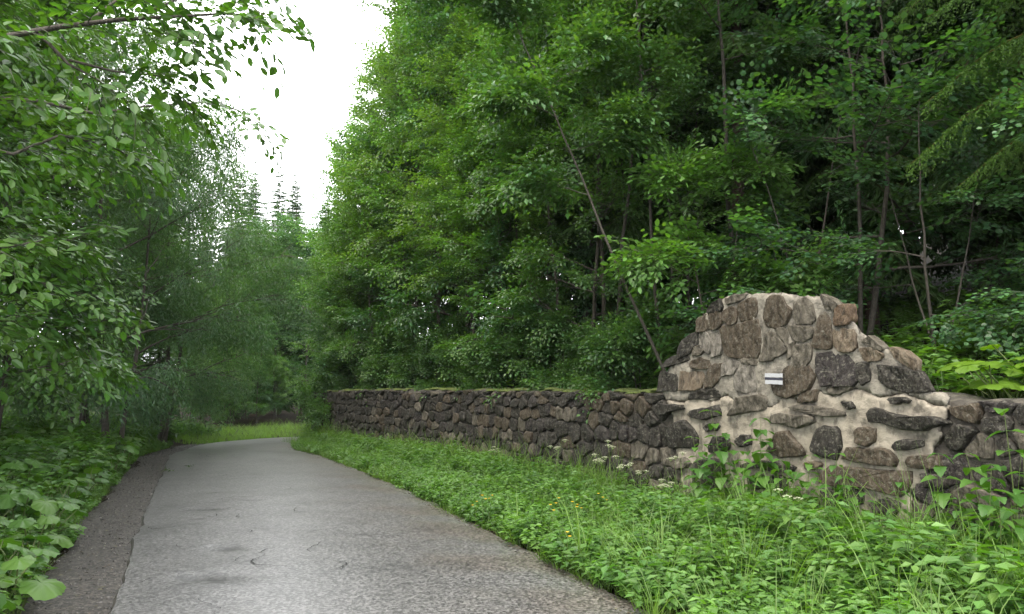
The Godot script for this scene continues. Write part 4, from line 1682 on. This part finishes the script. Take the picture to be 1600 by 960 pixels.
	for k in 2:
		willow.append([grow_tree("willow_tree", {"seed": 320 + k, "h": [8.8, 7.5][k], "r": 0.08, "start": 0.12, "limbs": 28, "stems": 2, "splay": 0.1, "reach": 2.9, "col_a": Color(0.065, 0.12, 0.035), "col_b": Color(0.11, 0.18, 0.05), "droop": 0.7, "sag": 0.14}, tw_willow), false])
	for e in [[-8.95, -17.5, 1.06, 0], [-11.2, -20.2, 1.05, 1], [-12.4, -23.0, 1.15, 0], [-10.9, -24.4, 1.2, 1], [-12.8, -28.0, 1.0, 0], [-11.8, -16.0, 1.15, 1]]:
		plant(willow, e[3], e[0], e[1], rf(0, TAU), e[2], 1.0, "willow with narrow hanging leaves beside the road", "tree", "willows beside the road")
	# background round the bend
	place_back(spruces, thicket, left)
	make_overhang(tw_big)


func place_back(spruces: Array, thicket: Array, left: Array) -> void:
	var n := 5
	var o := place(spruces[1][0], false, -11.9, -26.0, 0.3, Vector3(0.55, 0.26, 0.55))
	tag(o, "small dark spruce beside the road before the bend", "tree")
	for e in [[-13.0, -31.5, 0.42], [-12.2, -34.0, 0.36], [-15.0, -29.5, 0.5], [-11.4, -37.2, 0.36], [-9.6, -38.6, 0.34], [-13.2, -36.2, 0.4], [-8.0, -40.0, 0.36], [-14.6, -34.4, 0.42]]:
		plant(left, n, e[0], e[1], rf(0, TAU), e[2], 1.0, "low bright bush at the outside of the road bend", "bush", "bushes outside the bend")
		n += 1
	for e in [[-14.0, -25.5, 0.9], [-15.5, -33.0, 0.9], [-13.6, -38.0, 0.75], [-10.8, -40.6, 0.95], [-12.6, -41.5, 1.05], [-9.2, -42.0, 1.0], [-14.0, -40.5, 1.0], [-11.4, -44.0, 1.1], [-17.0, -38.0, 1.0], [-12.5, -46.0, 0.8], [-12.0, -36.6, 0.5], [-14.0, -29.5, 0.95], [-14.6, -42.5, 0.85], [-17.5, -47.5, 0.9], [-13.0, -51.0, 0.9]]:
		plant(thicket, 2 if n % 3 else 0, e[0], e[1], rf(0, TAU), e[2], 1.0, "broadleaf tree standing beyond the road bend", "tree", "broadleaf trees beyond the bend")
		n += 1
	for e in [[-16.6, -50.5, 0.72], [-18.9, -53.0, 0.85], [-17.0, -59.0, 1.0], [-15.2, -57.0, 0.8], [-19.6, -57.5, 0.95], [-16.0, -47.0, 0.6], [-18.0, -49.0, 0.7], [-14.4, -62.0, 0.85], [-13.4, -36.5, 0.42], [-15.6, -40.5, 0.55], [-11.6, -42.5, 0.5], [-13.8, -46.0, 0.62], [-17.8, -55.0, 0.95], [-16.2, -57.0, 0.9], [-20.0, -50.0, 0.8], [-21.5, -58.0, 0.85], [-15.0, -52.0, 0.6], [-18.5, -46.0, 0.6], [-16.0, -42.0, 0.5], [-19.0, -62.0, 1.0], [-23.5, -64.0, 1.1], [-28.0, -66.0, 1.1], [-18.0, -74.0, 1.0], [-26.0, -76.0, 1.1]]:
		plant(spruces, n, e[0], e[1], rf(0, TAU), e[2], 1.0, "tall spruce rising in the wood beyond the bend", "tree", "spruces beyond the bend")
		n += 1


# the near tree whose branches reach into the sky
func make_overhang(twig: Array) -> void:
	rng.seed = 400
	var t := thing("overhanging_tree", Vector3(-5.6, ground(-5.6, -4.2), -4.2))
	tag(t, "near tree reaching leafy branches out over the road against the sky", "tree")
	var base := t.position
	var tb := MB.new()
	var trunk := [Vector3(0, -0.15, 0), Vector3(0.1, 1.2, 0), Vector3(0.3, 2.4, -0.1), Vector3(0.6, 3.6, -0.1), Vector3(0.7, 5.2, -0.2), Vector3(0.9, 6.5, -0.1)]
	tb.tube(trunk, [0.13, 0.10, 0.085, 0.07, 0.045, 0.02], 8)
	part("trunk", tb.mesh(true, false), M.bark, t)
	var lb := MB.new()
	var xf := []
	var cols := []
	var limbs := [
		[[base + trunk[2], at(-60, 75, 4.6), at(0, 58, 4.5), at(90, 42, 4.5), at(190, 28, 4.5), at(270, 24, 4.6), at(350, 22, 4.6), at(400, 26, 4.6)], 0.026, 0.5],
		[[at(60, 50, 4.5), at(110, 95, 4.5), at(160, 130, 4.6), at(200, 160, 4.7)], 0.012, 0.7],
		[[at(110, 95, 4.5), at(180, 108, 4.6), at(250, 125, 4.8), at(285, 150, 4.9)], 0.010, 0.6],
		[[at(140, 36, 4.5), at(180, 6, 4.6), at(230, -40, 4.7), at(280, -90, 4.8)], 0.014, 0.8],
		[[at(230, 20, 4.5), at(280, -5, 4.6), at(330, -20, 4.7), at(380, -30, 4.8)], 0.010, 0.8],
		[[base + trunk[2], at(-80, 220, 4.4), at(20, 235, 4.6), at(100, 215, 4.8), at(170, 230, 5.0), at(215, 250, 5.2)], 0.018, 0.6],
		[[base + trunk[1], at(-90, 380, 4.4), at(0, 390, 4.6), at(70, 380, 4.9), at(130, 395, 5.2)], 0.016, 0.7],
		[[at(-20, 390, 4.6), at(40, 430, 4.7), at(100, 450, 4.9), at(150, 470, 5.0)], 0.01, 0.7],
		[[base + trunk[3], at(-60, 0, 4.9), at(20, -20, 5.2), at(120, -30, 5.4), at(200, -60, 5.6)], 0.02, 0.8],
		[[base + trunk[1], at(-90, 500, 4.5), at(-10, 500, 4.8), at(50, 490, 5.0), at(100, 520, 5.2)], 0.012, 0.8],
		[[base + trunk[2], at(-70, 150, 5.4), at(60, 160, 5.8), at(150, 175, 6.2), at(230, 165, 6.6), at(320, 160, 7.0), at(370, 172, 7.0), at(402, 196, 7.0)], 0.02, 0.35]]
	for l in limbs:
		var pts: Array = []
		for q in l[0]:
			pts.append(q - base + rv() * 0.02)
		var rad := []
		for k in pts.size():
			rad.append(float(l[1]) * (1.0 - 0.85 * k / (pts.size() - 1.0)))
		lb.tube(pts, rad, 6)
		for k in range(1, pts.size() - 1):
			var a: Vector3 = pts[k]
			var c: Vector3 = pts[k + 1]
			var cnt := maxi(1, int(a.distance_to(c) / 0.028 * float(l[2])))
			for j in cnt:
				var o := a.lerp(c, (j + rng.randf()) / cnt)
				var d := (c - a).normalized()
				var side := d.cross(Vector3.UP).normalized() * (1.0 if j % 2 == 0 else -1.0)
				xf.append(twig_frame(o, d * 0.8 + side * rf(0.2, 0.9) + Vector3(0, rf(-0.9, 0.3), 0), rf(0.55, 1.0)))
				cols.append(green(Color(0.06, 0.13, 0.02), Color(0.11, 0.20, 0.026)))
		xf.append(twig_frame(pts[-1], pts[-1] - pts[-2], 0.6))
		cols.append(Color(0.05, 0.10, 0.02))
	part("branchwork", lb.mesh(true, false), M.bark, t)
	part("crown", bake(twig, xf, cols), M.leaf, t)


func scatter(called: String, label: String, mesh: Mesh, mat: Material, spots: Array, lo: float, hi: float, a: Color, b: Color, far_share := 1.0) -> void:
	var xf := []
	var cols := []
	for p in spots:
		var s := rf(lo, hi) * lerpf(far_share, 1.0, smoothstep(-10.5, -6.5, p.y)) * (1.0 + noise.get_noise_2d(p.x * 16.0, p.y * 16.0) * 0.5)
		xf.append(Transform3D(Basis.from_euler(Vector3(rf(-0.15, 0.15), rf(0, TAU), rf(-0.15, 0.15))).scaled(Vector3(s, s * rf(0.85, 1.15), s)), Vector3(p.x, ground(p.x, p.y) - 0.01, p.y)))
		cols.append(green(a, b))
	var o := many(numbered(called), mesh, mat, xf, cols, self)
	o.set_meta("kind", "stuff")
	o.set_meta("label", label)


func make_verges() -> void:
	rng.seed = 500
	# right verge
	var tufts := [grass_tuft(16, 0.34, 0.05, 0.0034), grass_tuft(12, 0.72, 0.05, 0.0036)]
	var herbs := [herb_clump(6, 0.28, 0.085, 0.052), herb_clump(7, 0.44, 0.10, 0.060)]
	var low := []
	var tall := []
	var h1 := []
	var h2 := []
	for k in 14000:
		var z := -lerpf(2.6, 27.0, pow(rng.randf(), 1.15))
		var xr := edge_x(right_line, z)
		var wx := wall_x(z)
		var t := rng.randf()
		var x := lerpf(xr - 0.03, wx - 0.06, t)
		if x / -z > 0.78:
			continue
		var patch := noise.get_noise_2d(x * 22.0, z * 22.0)
		var kind := rng.randf()
		var leafy_zone := smoothstep(-18.0, -11.0, z) * 0.45 + patch * 0.5
		if t < 0.15 and patch < -0.1 and rng.randf() < 0.6:
			continue
		if kind < 0.38 + leafy_zone * 0.8 and t > 0.03:
			if t > 0.4 and rng.randf() < 0.5: h2.append(Vector2(x, z))
			else: h1.append(Vector2(x, z))
		elif (t > 0.5 and kind > 0.55) or kind > 0.9:
			tall.append(Vector2(x, z))
		else:
			low.append(Vector2(x, z))
	var foot := []
	for k in 900:
		var z := -rf(3.0, 27.0)
		var x := wall_x(z) - 0.08 - pow(rng.randf(), 1.6) * 1.0
		if x / -z < 0.78 and noise.get_noise_2d(x * 12.0, z * 12.0 + 60.0) > -0.22:
			foot.append(Vector2(x, z))
	for k in 350:
		var q := Vector2(rf(-7.2, -5.0), rf(-30.0, -24.0))
		var r := from_road(q.x, q.y)
		if r.y > 0 and r.x > 0.02 and r.x < 1.6:
			foot.append(q)
	# grass fringe of the left edge and the bend
	for k in 1500:
		var z := -rf(4.0, 24.0)
		var x := edge_x(left_line, z) - rf(0.75, 1.3)
		(low if k % 3 else h1).append(Vector2(x, z))
	for k in 5200:
		var q := Vector2(rf(-16.0, -8.2), rf(-38.0, -26.0))
		var r := from_road(q.x, q.y)
		if r.y < 0 and r.x > 0.05 and r.x < 3.5:
			(tall if rng.randf() < 0.6 else low).append(q)
	var ga := Color(0.125, 0.21, 0.022)
	var gb := Color(0.20, 0.30, 0.034)
	scatter("grass", "short wet green grass covering the verge", tufts[0], M.grass, low, 0.4, 1.1, ga, gb, 0.75)
	scatter("tall_grass", "taller grass standing along the wall's foot and the bend", tufts[1], M.grass, tall, 0.6, 1.15, ga, gb, 0.6)
	scatter("wall_foot_grass", "rank grass and dry stalks against the foot of the wall", grass_tuft(11, 0.92, 0.06, 0.0038, 0.22), M.grass, foot, 0.65, 1.25, ga, gb, 0.75)
	scatter("low_herbs", "low leafy weeds mixed into the verge grass", herbs[0], M.herb, h1, 0.6, 1.15, Color(0.10, 0.205, 0.024), Color(0.17, 0.29, 0.034), 0.75)
	scatter("verge_herbs", "knee-high leafy weeds growing before the wall", herbs[1], M.herb, h2, 0.6, 1.2, Color(0.09, 0.19, 0.024), Color(0.16, 0.28, 0.034), 0.7)
	# undergrowth on the slope behind the wall and under the trees
	var under := []
	for k in 1700:
		var z := -rf(3.0, 30.0)
		var x := wall_x(z) + rf(0.75, 6.0) / 0.9
		under.append(Vector2(x, z))
	for k in 2600:
		var z := -rf(4.0, 30.0)
		under.append(Vector2(edge_x(left_line, z) - rf(1.3, 7.0), z))
	scatter("undergrowth", "dark leafy undergrowth beneath the trees", herbs[1], M.herb, under, 0.6, 1.3, Color(0.09, 0.19, 0.024), Color(0.16, 0.28, 0.034))

	# butterbur on the left bank
	var leaves := [big_leaf(0.05), big_leaf(0.08), big_leaf(0.06)]
	var mats := []
	for c in [Color(0.065, 0.155, 0.032), Color(0.085, 0.185, 0.040), Color(0.055, 0.13, 0.032), Color(0.10, 0.20, 0.038)]:
		mats.append(tinted("butterbur_leaf", M.herb, c))
	var protos := []
	for k in 5:
		protos.append([big_leaf_plant("butterbur_plant", leaves, 5 + k % 3, 0.27, 0.44, mats), false])
	var n := 0
	var z := -3.4
	while z > -21.0:
		var x0 := edge_x(left_line, z) - 0.55 - 0.25 * smoothstep(-5.0, -9.0, z)
		var wide := 3.2
		var x := x0 - rf(0.1, 0.3)
		while x > x0 - wide:
			if x / -z > -0.78 and n < 260:
				plant(protos, rng.randi() % 5, x + rf(-0.15, 0.15), z + rf(-0.2, 0.2), rf(0, TAU), rf(0.75, 1.15), rf(0.85, 1.2), "broad-leaved butterbur plant on the bank beside the gravel", "plant", "butterbur plants on the bank")
				n += 1
			x -= rf(0.36, 0.6)
		z -= rf(0.36, 0.55)
	# lime green ones on the wall's top beside the monument
	var lime := []
	for c in [Color(0.14, 0.26, 0.02), Color(0.18, 0.31, 0.03), Color(0.12, 0.23, 0.02)]:
		lime.append(tinted("lime_leaf", M.herb, c))
	var lp := []
	for k in 2:
		lp.append([big_leaf_plant("coltsfoot_plant", leaves, 8, 0.27, 0.46, lime, 0.24), false])
	n = 0
	for e in [[3.6, 0.8], [3.95, 0.7], [4.6, 0.75], [5.25, 0.75], [5.6, 0.9], [3.75, 1.2], [3.75, 0.75], [4.1, 0.95], [4.4, 0.75], [4.75, 1.0], [5.05, 0.8], [4.3, 1.4], [4.9, 1.5], [5.4, 1.1]]:
		var p := wall_point(e[0], 0, -e[1])
		plant(lp, n, p.x, p.z, rf(0, TAU), rf(0.9, 1.15), 1.0, "lime-green round-leaved plant on the bank above the wall", "plant", "lime-green plants above the wall")
		n += 1
	# nettles before the monument
	var nl := nettle_leaf()
	var nm := [tinted("nettle_leaf", M.herb, Color(0.06, 0.155, 0.028)), tinted("nettle_leaf", M.herb, Color(0.09, 0.20, 0.034))]
	var np := []
	for k in 5:
		np.append([nettle([0.8, 1.0, 0.65, 0.9, 1.1][k], 8 + k % 2, nl, nm), false])
	n = 0
	for e in [[1085, 0.35, 0.95], [1145, 0.15, 1.15], [1210, 0.4, 1.0], [1255, 0.2, 1.1], [1300, 0.25, 0.95], [1360, 0.5, 0.9], [1400, 0.4, 0.85], [1440, 0.5, 0.95], [1545, 0.3, 1.3], [1590, 0.3, 1.4], [1120, 0.2, 1.25], [1200, 0.25, 1.2], [1225, 0.3, 1.4], [1170, 0.45, 1.1], [1100, 0.5, 1.0], [1330, 0.35, 1.05], [1480, 0.3, 1.15], [1520, 0.4, 1.2], [1110, 0.25, 1.1], [1135, 0.3, 1.3], [1160, 0.35, 1.2], [1190, 0.3, 1.35], [1215, 0.5, 0.9], [1240, 0.3, 0.9], [1265, 0.4, 0.8], [1180, 0.6, 0.9], [1320, 0.5, 0.85], [1345, 0.3, 0.7], [1150, 0.7, 0.8], [1290, 0.7, 0.75], [1500, 0.5, 1.0], [1540, 0.6, 1.1], [1580, 0.5, 1.2], [1560, 0.9, 1.0], [1600, 0.8, 1.1]]:
		var d := ray(e[0], 800)
		var a := 0.0
		while a < 14.0 and d.x * a < wall_x(d.z * a) - float(e[1]):
			a += 0.02
		plant(np, n, d.x * a, d.z * a, rf(0, TAU), e[2], 1.0, "upright nettle with paired leaves growing against the monument's foot", "plant", "nettles at the monument's foot")
		n += 1
	# grit and dead bits washed against the road's edge
	var xf := []
	var cols := []
	var bit := MB.new()
	bit.small_leaf(Vector3.ZERO, Vector3.FORWARD, Vector3.UP, 0.03, 0.012, Color.WHITE)
	for k in 1500:
		var zz := -lerpf(3.5, 24.0, pow(rng.randf(), 1.3))
		var right := rng.randf() < 0.65
		var xx := edge_x(right_line, zz) - absf(rng.randfn(0.0, 0.09)) if right else edge_x(left_line, zz) - rf(0.1, 0.8)
		xf.append(Transform3D(Basis.from_euler(Vector3(rf(-0.2, 0.2), rf(0, TAU), rf(-0.3, 0.3))).scaled(Vector3.ONE * rf(0.5, 1.8)), Vector3(xx, road_y(zz) + (0.010 if right else -0.028), zz)))
		var g := rf(0.02, 0.11)
		cols.append(Color(g, g * rf(0.7, 1.0), g * 0.5))
	var lit := many(numbered("litter"), bit.mesh(), M.pebble, xf, cols, self)
	lit.set_meta("kind", "stuff")
	lit.set_meta("label", "brown bits of dead leaves along the road's edges")
	# sprigs blown onto the road
	var sprig := make_twig(9, 0.26, 0.07, 0.036, false, 0.0, 0.9, true, false, 2)
	for e in [[262, 738, 0.9], [287, 731, 0.7]]:
		var q := on_road(e[0], e[1])
		var o := part(numbered("fallen_sprig"), bake(sprig, [Transform3D.IDENTITY], [Color(0.06, 0.12, 0.02)]), M.leaf, self)
		o.transform = Transform3D(Basis.from_euler(Vector3(-PI / 2, rf(0, TAU), 0)).scaled(Vector3.ONE * float(e[2])), Vector3(q.x, road_y(q.y) + 0.035, q.y))
		tag(o, "small green leafy sprig lying on the wet asphalt", "sprig", "sprigs on the road")
	# white umbels, buttercups
	var up := [[umbellifer(0.75, 4), false], [umbellifer(0.6, 5), false], [umbellifer(0.9, 3), false]]
	n = 0
	for e in [[868, 0.5, 0.9], [935, 0.45, 1.0], [960, 0.5, 0.9], [985, 0.8, 0.85], [1040, 0.8, 0.8], [1060, 0.5, 0.85], [1005, 0.6, 0.75], [775, 0.5, 0.8], [1240, 1.4, 0.75]]:
		var d := ray(e[0], 800)
		var a := 0.0
		while a < 25.0 and d.x * a < wall_x(d.z * a) - float(e[1]):
			a += 0.02
		plant(up, n, d.x * a, d.z * a, rf(0, TAU), e[2], 1.0, "weed with clusters of tiny white flowers in the verge", "plant", "white-flowered weeds in the verge")
		n += 1
	var bp := [[buttercup(0.36), false]]
	for e in [[752, 796], [768, 790], [875, 808], [862, 822], [902, 806], [935, 795], [948, 797], [885, 872], [896, 815], [745, 800]]:
		var p := on_ground(e[0], e[1] + 30)
		plant(bp, 0, p.x, p.z, rf(0, TAU), rf(0.9, 1.2), 1.0, "small yellow flower in the verge grass", "flower", "yellow flowers in the verge")
	# ferns on the slope beside the monument
	var fp := [[fern(7, 0.6), false], [fern(6, 0.5), false]]
	n = 0
	for e in [[3.4, 1.2], [4.0, 1.9], [4.6, 2.2], [5.2, 2.0], [2.9, 1.6], [5.6, 1.5], [-1.4, 0.9], [-2.4, 1.0], [-3.5, 0.95]]:
		var p := wall_point(e[0], 0, -e[1])
		plant(fp, n, p.x, p.z, rf(0, TAU), rf(0.8, 1.2), 1.0, "green fern growing on the bank behind the wall", "fern", "ferns behind the wall")
		n += 1
